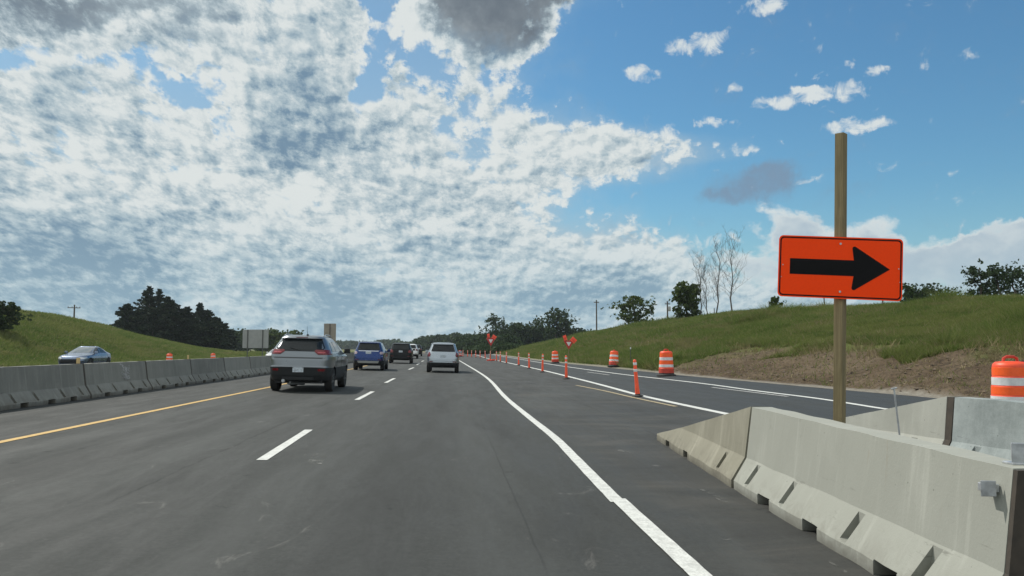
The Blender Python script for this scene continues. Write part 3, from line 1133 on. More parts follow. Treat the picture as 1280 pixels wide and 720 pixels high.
mb = MB()
mb.prism(rrect(W_, H_, 0.045), -0.002, 0.002)
pl = mb.build('sign_panel', m_orange, post)
pl.matrix_local = PM
# border ring
ro, ri = rrect(W_ - 0.026, H_ - 0.026, 0.038), rrect(W_ - 0.052, H_ - 0.052, 0.028)
vs = [(x, -0.0035, z) for x, z in ro] + [(x, -0.0035, z) for x, z in ri] + [(x, -0.0015, z) for x, z in ro] + [(x, -0.0015, z) for x, z in ri]
n = len(ro)
fs = []
for i in range(n):
    j = (i + 1) % n
    fs += [(i, j, n + j, n + i), (i, 2 * n + i, 2 * n + j, j), (n + i, n + j, 3 * n + j, 3 * n + i)]
mesh_obj('border', vs, fs, m_signblack, pl)
arrow = [(-0.497, -0.078), (0.135, -0.078), (0.118, -0.195), (0.125, -0.212), (0.145, -0.216), (0.488, 0.0), (0.145, 0.216), (0.125, 0.212), (0.118, 0.195), (0.135, 0.078), (-0.497, 0.078)]
mb = MB()
mb.prism([(x, z) for x, z in arrow], -0.0035, -0.0015)
mb.build('arrow', m_signblack, pl)
for x_, z_, r_ in ((0.0, 0.238, 0.011), (0.005, -0.236, 0.011), (-0.568, 0.01, 0.006), (0.572, 0.01, 0.006), (-0.58, -0.11, 0.004), (0.585, -0.12, 0.004)):
    mb = MB()
    mb.tube([(x_, -0.002, z_), (x_, -0.009, z_)], r_, 12)
    mb.build('bolt', m_steel, pl)
mb = MB()
mb.box((0.0, 0.034, 0.0), (0.05, 0.06, 0.54), None)
mb.build('mounting_strip', m_alu, pl)

# leaning thin iron rod behind the barrier
xr, yr_ = 3.42, 7.0
mb = MB()
mb.tube([(0, 0, 0), (-0.045, 0.0, 0.4), (-0.10, 0.0, 1.055 - 0.0)], [0.009, 0.008, 0.008], 8)
mb.tube([(-0.125, 0, 1.045), (-0.075, 0, 1.055)], 0.007, 6)
o = mb.build('metal_rod', m_steel, None, smooth=True)
o.location = (xr, yr_, Hf(xr, yr_))
tag(o, 'thin leaning grey metal rod sticking up behind the near right barrier', 'rod')

# ============================================================ barrels
m_bar_or = simple('orange_barrel_plastic', (0.78, 0.070, 0.018), 0.45, var=0.12, scale=6)
m_bar_or2 = simple('bright_orange_sheeting', (0.90, 0.11, 0.012), 0.4, var=0.05, scale=30)
m_bar_red = simple('dull_red_barrel_plastic', (0.46, 0.045, 0.025), 0.55, var=0.2, scale=6)
m_refl = simple('white_reflective_band', (0.62, 0.63, 0.64), 0.4, var=0.12, scale=9)


def make_barrel():
    root = empty('traffic_barrel', (0, 0, 0))
    prof = [(0.292, 0.10), (0.292, 0.30), (0.283, 0.31), (0.279, 0.34), (0.276, 0.46), (0.268, 0.47), (0.266, 0.60), (0.258, 0.61), (0.256, 0.74), (0.248, 0.75), (0.244, 0.90), (0.236, 0.93), (0.20, 0.965), (0.10, 0.975)]
    mb = MB()
    mb.lathe(prof, 36)
    mb.build('drum', m_bar_or, root, smooth=True)
    mb = MB()
    mb.lathe([(0.296, 0.06), (0.296, 0.298)], 36)
    mb.build('skirt', m_bar_red, root, smooth=True)
    for r0, z0, z1, mt, nm in ((0.2805, 0.345, 0.455, m_refl, 'reflective_band'), (0.2705, 0.475, 0.595, m_bar_or2, 'orange_band'), (0.2605, 0.615, 0.735, m_refl, 'reflective_band'), (0.2505, 0.76, 0.885, m_bar_or2, 'orange_band')):
        mb = MB()
        mb.lathe([(r0 - 0.006, z0), (r0 + 0.0005, z0 + 0.003), (r0 - 0.003, z1 - 0.003), (r0 - 0.008, z1)], 36)
        mb.build(nm, mt, root, smooth=True)
    mb = MB()
    mb.tube([(-0.11, 0, 0.965), (-0.10, 0, 1.02), (-0.05, 0, 1.045), (0.05, 0, 1.045), (0.10, 0, 1.02), (0.11, 0, 0.965)], 0.022, 8)
    mb.build('handle', m_bar_red, root, smooth=True)
    mb = MB()
    mb.lathe([(0.37, 0.0), (0.38, 0.02), (0.37, 0.055), (0.30, 0.085), (0.298, 0.12)], 28)
    mb.build('rubber_base', m_black, root, smooth=True)
    return root


barrel0 = make_barrel()
bx = []
y_ = 12.4
bx.append((at(1262, y_), y_, 'large orange and white traffic barrel behind the blue-grey barrier at the right edge', 0, 0.0, 1.02))
x_, y_ = gp(833, 470)
bx.append((x_, y_, 'orange and white traffic barrel standing upright beside the ramp, middle of the picture', 0.5, 0, 1.08))
x_, y_ = gp(767, 459.3)
bx.append((x_, y_, 'tilted orange and white traffic barrel left of the thin marker post beside the ramp', 1.0, math.radians(7), 1.0))
x_, y_ = gp(694, 454.3)
bx.append((x_, y_, 'small far traffic barrel by the ramp, just left of the nearer yield sign', 1.0, math.radians(-2), 0.98))
bx.append((at(212, 72), 72, 'left-hand orange barrel above the median barrier, the nearer of the two', 0.3, 0.02, 1.0))
bx.append((at(267, 88), 88, 'left-hand orange barrel above the median barrier, the farther and smaller of the two', 0.3, -0.04, 0.95))
bx.append((at(575, 128), 128, 'tiny orange barrel on the far gore just right of the silver wagon', 0.3, 0, 1.0))
bx.append((at(436.5, 105), 105, 'small orange barrel half hidden behind the silver SUV mirror', 0.3, 0, 0.9))
for i, (x, y, lb, rz_, tl_, sc_) in enumerate(bx):
    o = barrel0 if i == 0 else copy_tree(barrel0)
    o.location = (x, y, Hf(x, y) + (0.02 if tl_ else 0.0))
    if i == 0:
        o.location.z = CAM_Z - 0.012 * y - 0.0 - 1.065 * sc_ + 0.03
        o.location.z = Hf(x, y) + 0.0
    o.rotation_euler = (0, tl_, rz_)
    o.scale = (sc_, sc_, sc_)
    tag(o, lb, 'traffic barrel', 'orange and white traffic barrels')

# ============================================================ delineator posts
m_delin = simple('fluorescent_orange_tube', (0.88, 0.10, 0.035), 0.45, var=0.10, scale=7)


def make_delin():
    root = empty('delineator_post', (0, 0, 0))
    mb = MB()
    mb.lathe([(0.058, 0.05), (0.060, 0.12), (0.050, 0.30), (0.045, 0.60), (0.043, 0.98), (0.040, 1.02), (0.020, 1.045)], 16)
    mb.build('tube', m_delin, root, smooth=True)
    for z0, z1 in ((0.70, 0.775), (0.885, 0.96)):
        mb = MB()
        mb.lathe([(0.0465, z0), (0.0475, z0 + 0.003), (0.0465, z1 - 0.003), (0.0455, z1)], 16)
        mb.build('reflective_band', m_refl, root, smooth=True)
    mb = MB()
    mb.lathe([(0.145, 0.0), (0.145, 0.022), (0.075, 0.05), (0.066, 0.075)], 8)
    mb.build('rubber_base', m_black, root)
    return root


dl = [(795, 496), (706.5, 474), (677, 465.5), (660.5, 461), (647.5, 457), (632.3, 454.2), (624.7, 452.6), (620, 451.3), (612.3, 449.6), (606, 448.4), (599.8, 447.6), (594.4, 447), (589, 446.5), (584.2, 446.1), (578.3, 445.8)]
lbl = ['nearest tall orange delineator post, leaning left, on the ramp edge line', 'orange delineator post directly in front of the nearer yield sign', 'third orange delineator post counted from the nearest one', 'fourth orange delineator post counted from the nearest one',
       'fifth orange delineator post, just right of a close pair', 'sixth orange delineator post, rightmost of three close together', 'middle orange delineator post of three close together right of the far yield sign', 'orange delineator post just right of the orange base of the far yield sign',
       'orange delineator post in front of the far yield sign']
d0 = make_delin()
for i, (px, py) in enumerate(dl):
    x, y = gp(px, py)
    o = d0 if i == 0 else copy_tree(d0)
    o.location = (x + 0.05, y, Hf(x, y) + 0.008)
    tl_ = -0.075 if i == 0 else random.uniform(-0.025, 0.025) - (0.02 if i == 1 else 0)
    o.rotation_euler = (random.uniform(-0.02, 0.02), tl_, random.uniform(0, 3))
    o.rotation_euler = (0, tl_, 0)
    if i == 0:
        o.scale = (1.12, 1.12, 1.0)
    tag(o, lbl[i] if i < len(lbl) else 'small far orange delineator post in the row left of the far yield sign', 'delineator post', 'orange delineator posts along the gore')

# ============================================================ yield signs with flags
m_red = simple('red_sign_sheeting', (0.42, 0.018, 0.018), 0.45, var=0.08)
m_wht = simple('white_sign_sheeting', (0.62, 0.62, 0.62), 0.45, var=0.05)
m_flag = simple('orange_vinyl_flag', (0.85, 0.085, 0.045), 0.7, var=0.15, scale=5)


def flag_mesh(parent, ang, seed):
    """small square vinyl flag on a short staff"""
    r = random.Random(seed)
    nx = 7
    vs, fs = [], []
    for th in (0.0, 0.006):
        for i in range(nx):
            for j in range(nx):
                a, c = i / (nx - 1) * 0.50, j / (nx - 1) * 0.48
                vs.append((a, -0.04 + th + 0.035 * math.sin(a * 13 + c * 5 + seed) + 0.02 * math.sin(c * 17), 0.12 + c))
    m = nx * nx
    for t in range(2):
        for i in range(nx - 1):
            for j in range(nx - 1):
                q = t * m + i * nx + j
                fs.append((q, q + 1, q + nx + 1, q + nx))
    o = mesh_obj('flag', vs, fs, m_flag, parent, True)
    mb = MB()
    mb.tube([(0, 0, -0.05), (0, 0, 0.66)], 0.012, 6)
    mb.build('flag_staff', m_stake, o)
    o.rotation_euler = (0, ang, 0)
    return o


def yield_sign(x, y, tri, ztop, zpost, label, base, fang):
    root = empty('yield_sign', (x, y, Hf(x, y)), 0.04, label, 'road sign', 'yield signs topped with orange flags')
    mb = MB()
    mb.box((0, 0.03, zpost / 2), (0.07, 0.05, zpost), None)
    mb.build('post', m_polewood if False else m_wood, root)
    h = tri * 0.866
    def tripoly(s):
        r = s * 0.06
        return [(-s / 2 + r * .6, 0.0), (s / 2 - r * .6, 0.0), (s / 2 - r * .1, -r * .9), (r * .5, -s * .866 + r * .6), (-r * .5, -s * .866 + r * .6), (-s / 2 + r * .1, -r * .9)]
    mb = MB()
    mb.prism([(a, ztop + c) for a, c in tripoly(tri)], -0.012, -0.004)
    pn = mb.build('sign_panel', m_red, root)
    mb = MB()
    s2 = tri * 0.46
    mb.prism([(a, ztop - tri * 0.155 + c) for a, c in tripoly(s2)], -0.016, -0.012)
    mb.build('white_center', m_wht, pn)
    for k, a in enumerate(fang):
        f = flag_mesh(root, a, k + 1)
        f.location = (0.02 if a > 0 else -0.08, -0.03, ztop - 0.03)
        f.scale = (0.92, 0.8, 0.8) if a > 0 else (-0.55, 0.8, 0.85)
    if base:
        mb = MB()
        for r_ in (0.0, math.pi / 2):
            mb.box((0, 0.03, 0.05), (0.9, 0.10, 0.09), Matrix.Rotation(r_, 3, 'Z'))
        mb.box((0.1, -0.05, 0.12), (0.7, 0.3, 0.10), Matrix.Rotation(0.2, 3, 'Z'))
        mb.build('orange_base', m_flag, root)
    return root


y_ = 66.0
x_ = at(711, y_)
g_ = Hf(x_, y_)
zt = CAM_Z + (435 - 425.5) / F * y_ - g_
yield_sign(x_, y_, 0.86, zt, zt - 0.05, 'nearer yield sign with two orange flags, on a wooden post beside the ramp', False, (0.75, -0.35))
y_ = 88.0
x_ = at(613.5, y_)
zt = CAM_Z + (435 - 422.5) / F * y_ - Hf(x_, y_)
yield_sign(x_, y_, 1.02, zt, zt - 0.05, 'far yield sign with two crossed orange flags and an orange base on the gore', True, (0.55, -0.15))

# thin marker post on the ramp verge
x_, y_ = gp(783, 459)
mb = MB()
mb.box((0, 0, 0.55), (0.05, 0.03, 1.1), None)
o = mb.build('marker_post', simple('dull_green_post', (0.07, 0.085, 0.05), 0.7), None)
o.location = (x_ + 0.4, y_ + 1.0, Hf(x_ + 0.4, y_ + 1.0))
tag(o, 'thin dull green marker post with a pale tip between two barrels by the ramp', 'marker post')
mb = MB()
mb.box((0, -0.018, 1.02), (0.075, 0.008, 0.12), None)
mb.build('reflector', m_wht, o)

# ============================================================ backs of road signs, utility poles
m_signback = simple('dull_grey_sign_back', (0.29, 0.30, 0.295), 0.6, 0.0, var=0.08, scale=2)
m_signbrown = simple('weathered_sign_back', (0.24, 0.215, 0.185), 0.6, 0.0, var=0.1, scale=2)
m_polegrey = simple('dull_green_steel_post', (0.075, 0.08, 0.075), 0.6, 0.3)


def sign_back(px, y, w, ytop, ybot, posts, mat, label, pmat):
    x = at(px, y)
    g = Hf(x, y)
    zt, zb = CAM_Z + (435 - ytop) / F * y - g, CAM_Z + (435 - ybot) / F * y - g
    root = empty('road_sign', (x, y, g), 0.03, label, 'road sign')
    mb = MB()
    mb.prism([(a, c + (zt + zb) / 2) for a, c in rrect(w, zt - zb, 0.05)], 0.05, 0.06)
    pn = mb.build('sign_panel', mat, root)
    mb = MB()
    n_ = 5
    for i in range(n_):
        z = zb + (zt - zb) * (i + 0.5) / n_
        mb.box((0, 0.044, z), (w * 0.98, 0.012, 0.03), None)
    mb.build('stiffener', mat, pn)
    for p in posts:
        mb = MB()
        mb.box((p * w, 0, (zt - 0.03) / 2), (0.09, 0.07, zt - 0.03), None)
        mb.build('post', pmat, root)
    return root


sign_back(319, 92, 2.95, 412, 435, (-0.30, 0.28), m_signback, 'grey back of a wide road sign on two posts behind the median barrier', m_polegrey)
sign_back(412, 100, 1.5, 404.5, 428, (0.0,), m_signbrown, 'brownish back of a narrow upright road sign above the silver SUV', m_polewood)


def utility_pole(px, y, ytop, arm, label, n_arm=1, box=False):
    x = at(px, y)
    g = Hf(x, y)
    zt = CAM_Z + (435 - ytop) / F * y - g
    root = empty('utility_pole', (x, y, g), 0.0, label, 'utility pole', 'wooden utility poles on the embankments')
    mb = MB()
    mb.tube([(0, 0, -0.3), (0, 0, zt)], [0.17, 0.12], 10)
    mb.build('pole', m_polewood, root, smooth=True)
    for k in range(n_arm):
        mb = MB()
        mb.box((0, -0.13, zt - 0.55 - k * 0.7), (arm, 0.10, 0.13), Matrix.Rotation(0.5, 3, 'Z'))
        for s in (-0.45, -0.15, 0.2, 0.45):
            mb.tube([(s * arm * 0.88, -0.13 + s * arm * 0.48, zt - 0.5 - k * 0.7), (s * arm * 0.88, -0.13 + s * arm * 0.48, zt - 0.30 - k * 0.7)], 0.05, 6)
        mb.build('cross_arm', m_polewood, root)
    if box:
        mb = MB()
        mb.lathe([(0.25, zt - 1.9), (0.27, zt - 1.8), (0.27, zt - 1.1), (0.2, zt - 1.0)], 12, (0.35, -0.1, 0))
        mb.build('transformer', m_signback, root, smooth=True)
    return root


utility_pole(91, 140, 381, 2.0, 'thin utility pole with a crossarm standing on the left embankment', 1)
utility_pole(746, 165, 375, 1.3, 'tall plain utility pole right of the small trees where the right embankment begins', 1)
utility_pole(835, 150, 376.5, 1.2, 'short-looking utility pole with a transformer between the two leafy trees on the right embankment', 1, True)

# fence posts along the right crest
fp0 = None
for i, (px, h_) in enumerate(((962, 0.3), (1031, 0.7), (1104, 0.3), (893, 0.3))):
    t = (px - 640) / F
    y = 27.5 / (t + K_ROAD)
    x = t * y
    if fp0 is None:
        mb = MB()
        mb.box((0, 0, 0.6), (0.07, 0.07, 1.1), None, 0.85)
        mb.box((0, -0.036, 0.9), (0.02, 0.012, 0.1), None)
        o = fp0 = mb.build('fence_post', m_polewood)
    else:
        o = fp0.copy()
        COL.objects.link(o)
    o.location = (x, y, Hf(x, y))
    o.rotation_euler = (0, random.uniform(-0.05, 0.05), random.uniform(0, 1))
    o.scale = (1, 1, 0.75 + 0.3 * h_)
    tag(o, 'short dark wooden fence post among grass on the right embankment crest', 'fence post', 'fence posts on the right crest')

# ============================================================ vehicles
m_glass = simple('dark_car_glass', (0.012, 0.015, 0.017), 0.03, 0.0, coat=0.0, var=0.1, spec=0.25)
m_plastic = simple('dark_grey_plastic_trim', (0.014, 0.016, 0.018), 0.6, var=0.15, spec=0.3)
m_tyre = simple('tyre_rubber', (0.016, 0.016, 0.016), 0.85, var=0.2)
m_rim = simple('alloy_rim', (0.42, 0.43, 0.44), 0.3, 0.85, var=0.1)
m_tail = simple('red_tail_lens', (0.13, 0.006, 0.010), 0.25, coat=0.1, var=0.2, scale=9)
m_clearlens = simple('pale_lamp_lens', (0.55, 0.56, 0.58), 0.1, 0.3, coat=0.8, var=0.2)
m_plate = simple('number_plate', (0.42, 0.47, 0.52), 0.5, var=0.35, scale=26)
m_chrome = simple('bright_trim', (0.62, 0.63, 0.64), 0.15, 0.95, var=0.05)


def paint(name, c, metal=0.55, rough=0.3):
    return simple(name, c, rough, metal, coat=0.6, var=0.0, scale=3)


class Car:
    def __init__(self, name, pos, head, tab, L, mat, label, group, cat='car', n=6.5, wheel=0.35, track=None):
        self.tab, self.L, self.n, self.mat = tab, L, n, mat
        x, y = pos
        self.root = empty(name, (x, y, Hf(x, y)), head, label, cat, group)
        # stand on the cross-slope
        dzx = (Hf(x + 0.8, y) - Hf(x - 0.8, y)) / 1.6
        self.root.rotation_euler = (0, -math.atan(dzx), head)
        self.wr = wheel

    def prm(self, z):
        T = self.tab
        zs = [r[0] for r in T]
        return tuple(float(np.interp(z, zs, [r[k] for r in T])) for k in (1, 2, 3))

    def sx(self, y, z):
        w, y0, y1 = self.prm(z)
        yc, l = (y0 + y1) / 2, (y1 - y0) / 2
        q = min(1.0, abs((y - yc) / l))
        return w * (1 - q ** self.n) ** (1 / self.n)

    def sy(self, x, z, front=False):
        w, y0, y1 = self.prm(z)
        yc, l = (y0 + y1) / 2, (y1 - y0) / 2
        q = min(0.999, abs(x / w))
        d = l * (1 - q ** self.n) ** (1 / self.n)
        return yc + d if front else yc - d

    def shell(self, name, mat, z0, z1, grow=0.0, steps=26, wheels=True):
        zs = sorted(set([r[0] for r in self.tab if z0 <= r[0] <= z1] + [z0, z1] + [z0 + (z1 - z0) * i / steps for i in range(steps + 1)]))
        NA = 88
        base_t = [i / 2000 * math.pi / 2 for i in range(2001)]
        e = 2 / self.n
        q_ = [(math.cos(t) ** e if t < math.pi / 2 - 1e-9 else 0.0, math.sin(t) ** e) for t in base_t]
        acc = [0.0]
        for a_, b_ in zip(q_[:-1], q_[1:]):
            cx = min(a_[0], a_[1], b_[0], b_[1])
            acc.append(acc[-1] + math.hypot(b_[0] - a_[0], b_[1] - a_[1]) * (1 + 5 * max(0, cx - 0.6) / 0.4))
        quart = []
        for i in range(NA // 4):
            d_ = acc[-1] * (i + 0.5) / (NA // 4)
            j = min(range(0, 2001, 4), key=lambda k_: abs(acc[k_] - d_))
            quart.append(q_[j])
        full = quart + [(-a_, b_) for a_, b_ in quart[::-1]] + [(-a_, -b_) for a_, b_ in quart] + [(a_, -b_) for a_, b_ in quart[::-1]]
        vs, fs = [], []
        for z in zs:
            w, y0, y1 = self.prm(z)
            w += grow
            y0 -= grow
            y1 += grow
            yc, l = (y0 + y1) / 2, (y1 - y0) / 2
            for a_, b_ in full:
                vs.append((w * a_, yc + l * b_, z))
        for i in range(len(zs) - 1):
            for k in range(NA):
                q = i * NA
                fs.append((q + k, q + (k + 1) % NA, q + NA + (k + 1) % NA, q + NA + k))
        fs.append(tuple(range(NA))[::-1])
        fs.append(tuple((len(zs) - 1) * NA + k for k in range(NA)))
        o = mesh_obj(name, vs, fs, mat, self.root)
        if wheels:
            mb = MB()
            for yw in self.axles:
                for s in (-1, 1):
                    wv = self.prm(0.5)[0]
                    mb.tube([(s * (wv - 0.30), yw, self.wr), (s * (wv + 0.2), yw, self.wr)], self.wr + 0.055, 28)
            cut = mesh_obj('cutter_tmp', mb.v, mb.f, m_plastic)
            cut.matrix_world = Matrix.Identity(4)
            o.parent = None
            o.data.materials.append(m_plastic)
            m = o.modifiers.new('cut', 'BOOLEAN')
            m.object = cut
            m.solver = 'EXACT'
            m.use_self = True
            bpy.context.view_layer.update()
            dg = bpy.context.evaluated_depsgraph_get()
            me = bpy.data.meshes.new_from_object(o.evaluated_get(dg))
            o.modifiers.clear()
            o.data = me
            o.parent = self.root
            bpy.data.objects.remove(cut)
        bm = bmesh.new()
        bm.from_mesh(o.data)
        bmesh.ops.recalc_face_normals(bm, faces=bm.faces)
        for f in bm.faces:
            f.smooth = True
        for e in bm.edges:
            if len(e.link_faces) == 2 and e.calc_face_angle(0) > 0.55:
                e.smooth = False
        bm.to_mesh(o.data)
        bm.free()
        return o

    def patch(self, name, side, rows, mat, off=0.006, nx=12, sub=4, parent=None):
        """surface piece lying proud of the body. rows: (z, a, b); side: rear, front, left, right"""
        rr = []
        for (z0, a0, b0), (z1, a1, b1) in zip(rows[:-1], rows[1:]):
            for i in range(sub):
                t = i / sub
                rr.append((z0 + (z1 - z0) * t, a0 + (a1 - a0) * t, b0 + (b1 - b0) * t))
        rr.append(rows[-1])
        vs, fs = [], []
        for layer in (off, off - 0.02):
            for z, a, b in rr:
                for i in range(nx + 1):
                    q = a + (b - a) * i / nx
                    if side in ('rear', 'front'):
                        fr = side == 'front'
                        vs.append((q, self.sy(q, z, fr) + (layer if fr else -layer), z))
                    else:
                        s = 1 if side == 'right' else -1
                        vs.append((s * (self.sx(q, z) + layer), q, z))
        m, w = len(rr), nx + 1
        for i in range(m - 1):
            for j in range(nx):
                q = i * w + j
                fs.append((q, q + 1, q + w + 1, q + w))
        base = m * w
        ring = [(i * w) for i in range(m)] + [((m - 1) * w + j) for j in range(1, w)] + [(i * w + nx) for i in range(m - 2, -1, -1)] + [j for j in range(nx - 1, 0, -1)]
        for a_, b_ in zip(ring, ring[1:] + ring[:1]):
            fs.append((a_, b_, base + b_, base + a_))
        o = mesh_obj(name, vs, fs, mat, parent or self.root)
        bm = bmesh.new()
        bm.from_mesh(o.data)
        bmesh.ops.recalc_face_normals(bm, faces=bm.faces)
        for f in bm.faces:
            f.smooth = True
        for e in bm.edges:
            if len(e.link_faces) == 2 and e.calc_face_angle(0) > 0.6:
                e.smooth = False
        bm.to_mesh(o.data)
        bm.free()
        return o

    def wheels(self, spokes=5):
        wv = self.prm(0.5)[0]
        r = self.wr
        for yw in self.axles:
            for s in (-1, 1):
                c = s * (wv - 0.115)
                mb = MB()
                R = Matrix.Rotation(math.pi / 2, 4, 'Y')
                mb.lathe([(r * 0.66, -0.10), (r * 0.93, -0.112), (r, -0.085), (r * 1.0, 0.085), (r * 0.93, 0.112), (r * 0.66, 0.10)], 32)
                for i in range(len(mb.v)):
                    mb.v[i] = R @ mb.v[i]
                w = mb.build('wheel', m_tyre, self.root, smooth=True)
                w.location = (c, yw, r)
                mb = MB()
                mb.lathe([(r * 0.67, s * 0.075), (r * 0.62, s * 0.078), (r * 0.60, s * 0.055), (r * 0.2, s * 0.045), (0.03, s * 0.06)], 24)
                for k in range(spokes):
                    t = 2 * math.pi * k / spokes
                    mb.box((math.cos(t) * r * 0.36, math.sin(t) * r * 0.36, s * 0.085), (r * 0.52, 0.055, 0.03), Matrix.Rotation(t, 3, 'Z'))
                mb.lathe([(0.055, s * 0.06), (0.05, s * 0.10)], 12)
                for i in range(len(mb.v)):
                    mb.v[i] = R @ mb.v[i]
                mb.build('rim', m_rim, w)

    def finish(self, zb=0.30, mirrors=(3.05, 1.10), mcol=None, floor=True):
        w = self.prm(0.5)[0]
        if floor:
            mb = MB()
            mb.box((0, self.L / 2, zb), (w * 1.5, self.L * 0.93, 0.12), None)
            mb.build('underbody', m_plastic, self.root)
        ym, zm = mirrors
        for s in (-1, 1):
            mb = MB()
            xx = self.sx(ym, zm)
            mb.box((s * (xx + 0.13), ym, zm + 0.05), (0.20, 0.11, 0.15), Matrix.Rotation(-s * 0.15, 3, 'Z'), 0.88)
            mb.box((s * (xx + 0.02), ym + 0.02, zm - 0.02), (0.10, 0.05, 0.04), None)
            mb.build('side_mirror', mcol or self.mat, self.root, bevel=0.02)
        self.wheels()


def number_plate(car, z, w=0.31, h=0.155, mat=None, x=0.0):
    y = car.sy(x, z)
    mb = MB()
    mb.box((x, y - 0.018, z), (w, 0.012, h), None)
    p = mb.build('number_plate', mat or m_plate, car.root, bevel=0.004)
    return p


def rails(car, z, x, y0, y1, mat):
    for s in (-1, 1):
        mb = MB()
        pts = []
        for i in range(9):
            t = i / 8
            y = y0 + (y1 - y0) * t
            lift = 0.055 * min(1, 4 * t, 4 * (1 - t))
            pts.append((s * x, y, z + lift))
        mb.tube(pts, 0.018, 6)
        mb.build('roof_rail', mat, car.root, smooth=True)


# ---- silver SUV in front
silver = paint('silver_grey_paint', (0.17, 0.19, 0.21), 0.8, 0.32)
G_ = 'vehicles driving ahead on the highway'
tab = [(0.28, .80, .20, 4.42), (0.36, .87, .08, 4.55), (0.50, .905, .03, 4.60), (0.72, .925, .01, 4.62), (0.76, .925, .03, 4.62), (0.95, .93, .05, 4.55), (1.04, .925, .07, 4.42), (1.09, .91, .085, 4.0), (1.13, .90, .10, 3.60), (1.19, .875, .14, 3.40),
       (1.24, .855, .18, 3.28), (1.40, .765, .34, 2.86), (1.52, .695, .47, 2.50), (1.58, .655, .50, 2.28), (1.63, .60, .56, 2.05), (1.66, .52, .70, 1.85), (1.675, .40, .95, 1.60)]
x_ = -0.267 * 23.3
car = Car('suv', (x_, 23.3), 0.075, tab, 4.62, silver, 'silver-grey SUV with a dark bumper, largest and nearest vehicle ahead in the left lane', G_, 'suv')
car.axles = (0.88, 3.60)
car.shell('body', silver, 0.40, 1.675, steps=30)
lc = car.shell('lower_cladding', m_plastic, 0.30, 0.72, grow=0.010, steps=8)
rw = car.patch('rear_window', 'rear', [(1.195, -0.50, 0.50), (1.23, -0.66, 0.66), (1.30, -0.70, 0.70), (1.50, -0.60, 0.60), (1.565, -0.57, 0.57)], m_glass, 0.008)
car.patch('spoiler', 'rear', [(1.575, -0.60, 0.60), (1.60, -0.61, 0.61), (1.63, -0.585, 0.585)], silver, 0.075)
mb = MB()
mb.box((0, car.sy(0, 1.60) - 0.085, 1.598), (0.34, 0.01, 0.018), None)
mb.build('brake_light', m_tail, car.root)
for s in (-1, 1):
    a, b_ = (0.42, 0.875) if s > 0 else (-0.875, -0.42)
    if s > 0:
        rows = [(1.10, 0.55, 0.87), (1.13, 0.50, 0.88), (1.20, 0.42, 0.865), (1.245, 0.46, 0.84)]
    else:
        rows = [(1.10, -0.87, -0.55), (1.13, -0.88, -0.50), (1.20, -0.865, -0.42), (1.245, -0.84, -0.46)]
    tl = car.patch('tail_light', 'rear', rows, m_tail, 0.014, nx=16)
    rows = [(1.145, s * 0.53, s * 0.72), (1.165, s * 0.51, s * 0.74), (1.185, s * 0.53, s * 0.72)]
    car.patch('lamp_lens', 'rear', rows, simple('lit_pink_lens', (0.36, 0.06, 0.075), 0.25, var=0.1) if s < 0 else bpy.data.materials['lit_pink_lens'], 0.019, nx=6, sub=2, parent=tl)
    rows = [(0.62, s * 0.58, s * 0.80), (0.655, s * 0.55, s * 0.84), (0.69, s * 0.58, s * 0.82)]
    car.patch('reflector', 'rear', rows, m_tail, 0.018, nx=8, sub=2)
    # side glass: rear door quarter, rear door, front door
    for k, rows in enumerate(([(1.20, 0.62, 1.28), (1.30, 0.68, 1.26), (1.46, 0.86, 1.22)], [(1.20, 1.38, 2.22), (1.36, 1.36, 2.20), (1.49, 1.34, 2.14)], [(1.20, 2.32, 3.22), (1.30, 2.30, 3.02), (1.42, 2.28, 2.70), (1.49, 2.27, 2.50)])):
        car.patch('side_window', 'right' if s > 0 else 'left', rows, m_glass, 0.006, nx=8)
    for yy in (1.55, 2.55):
        mb = MB()
        mb.box((s * (car.sx(yy, 1.02) + 0.012), yy, 1.03), (0.025, 0.17, 0.03), None)
        mb.build('door_handle', silver, car.root, bevel=0.008)
    for yy in (1.33, 2.27):
        mb = MB()
        for i in range(8):
            z = 0.56 + i * 0.08
            mb.box((s * (car.sx(yy, z) + 0.0005), yy, z), (0.004, 0.008, 0.082), None)
        mb.build('door_gap', m_plastic, car.root)
# hatch crease shadow drawn as a dark strip; step over the bumper
car.patch('hatch_crease', 'rear', [(0.985, -0.80, 0.80), (1.02, -0.84, 0.84)], simple('crease_shadow_grey', (0.05, 0.055, 0.06), 0.5), 0.004, nx=20, sub=1)
car.patch('bumper_step', 'rear', [(0.735, -0.88, 0.88), (0.755, -0.885, 0.885)], silver, 0.035, nx=24, sub=1)
number_plate(car, 0.665, 0.31, 0.16)
mb = MB()
mb.box((0, car.sy(0, 0.42) - 0.005, 0.40), (0.9, 0.03, 0.09), None)
mb.build('lower_valance', m_plastic, car.root, bevel=0.01)
mb = MB()
mb.tube([(-0.42, 0.03, 0.33), (-0.42, 0.4, 0.33)], 0.05, 10)
mb.tube([(-0.30, 0.2, 0.30), (0.1, 0.5, 0.28)], 0.09, 8)
mb.build('exhaust', m_steel, car.root)
mb = MB()
mb.tube([(0.10, 0.75, 1.66), (0.10, 0.62, 1.93)], [0.007, 0.003], 6)
mb.box((0.10, 0.78, 1.68), (0.05, 0.1, 0.035), None)
mb.build('antenna', m_plastic, car.root)
mb = MB()
mb.tube([(0.0, car.sy(0, 1.23) - 0.02, 1.225), (-0.28, car.sy(-0.28, 1.29) - 0.02, 1.29)], 0.009, 6)
mb.build('rear_wiper', m_plastic, car.root)
rails(car, 1.635, 0.585, 0.72, 2.2, m_rim)
car.finish(0.32, (3.10, 1.16), m_plastic)

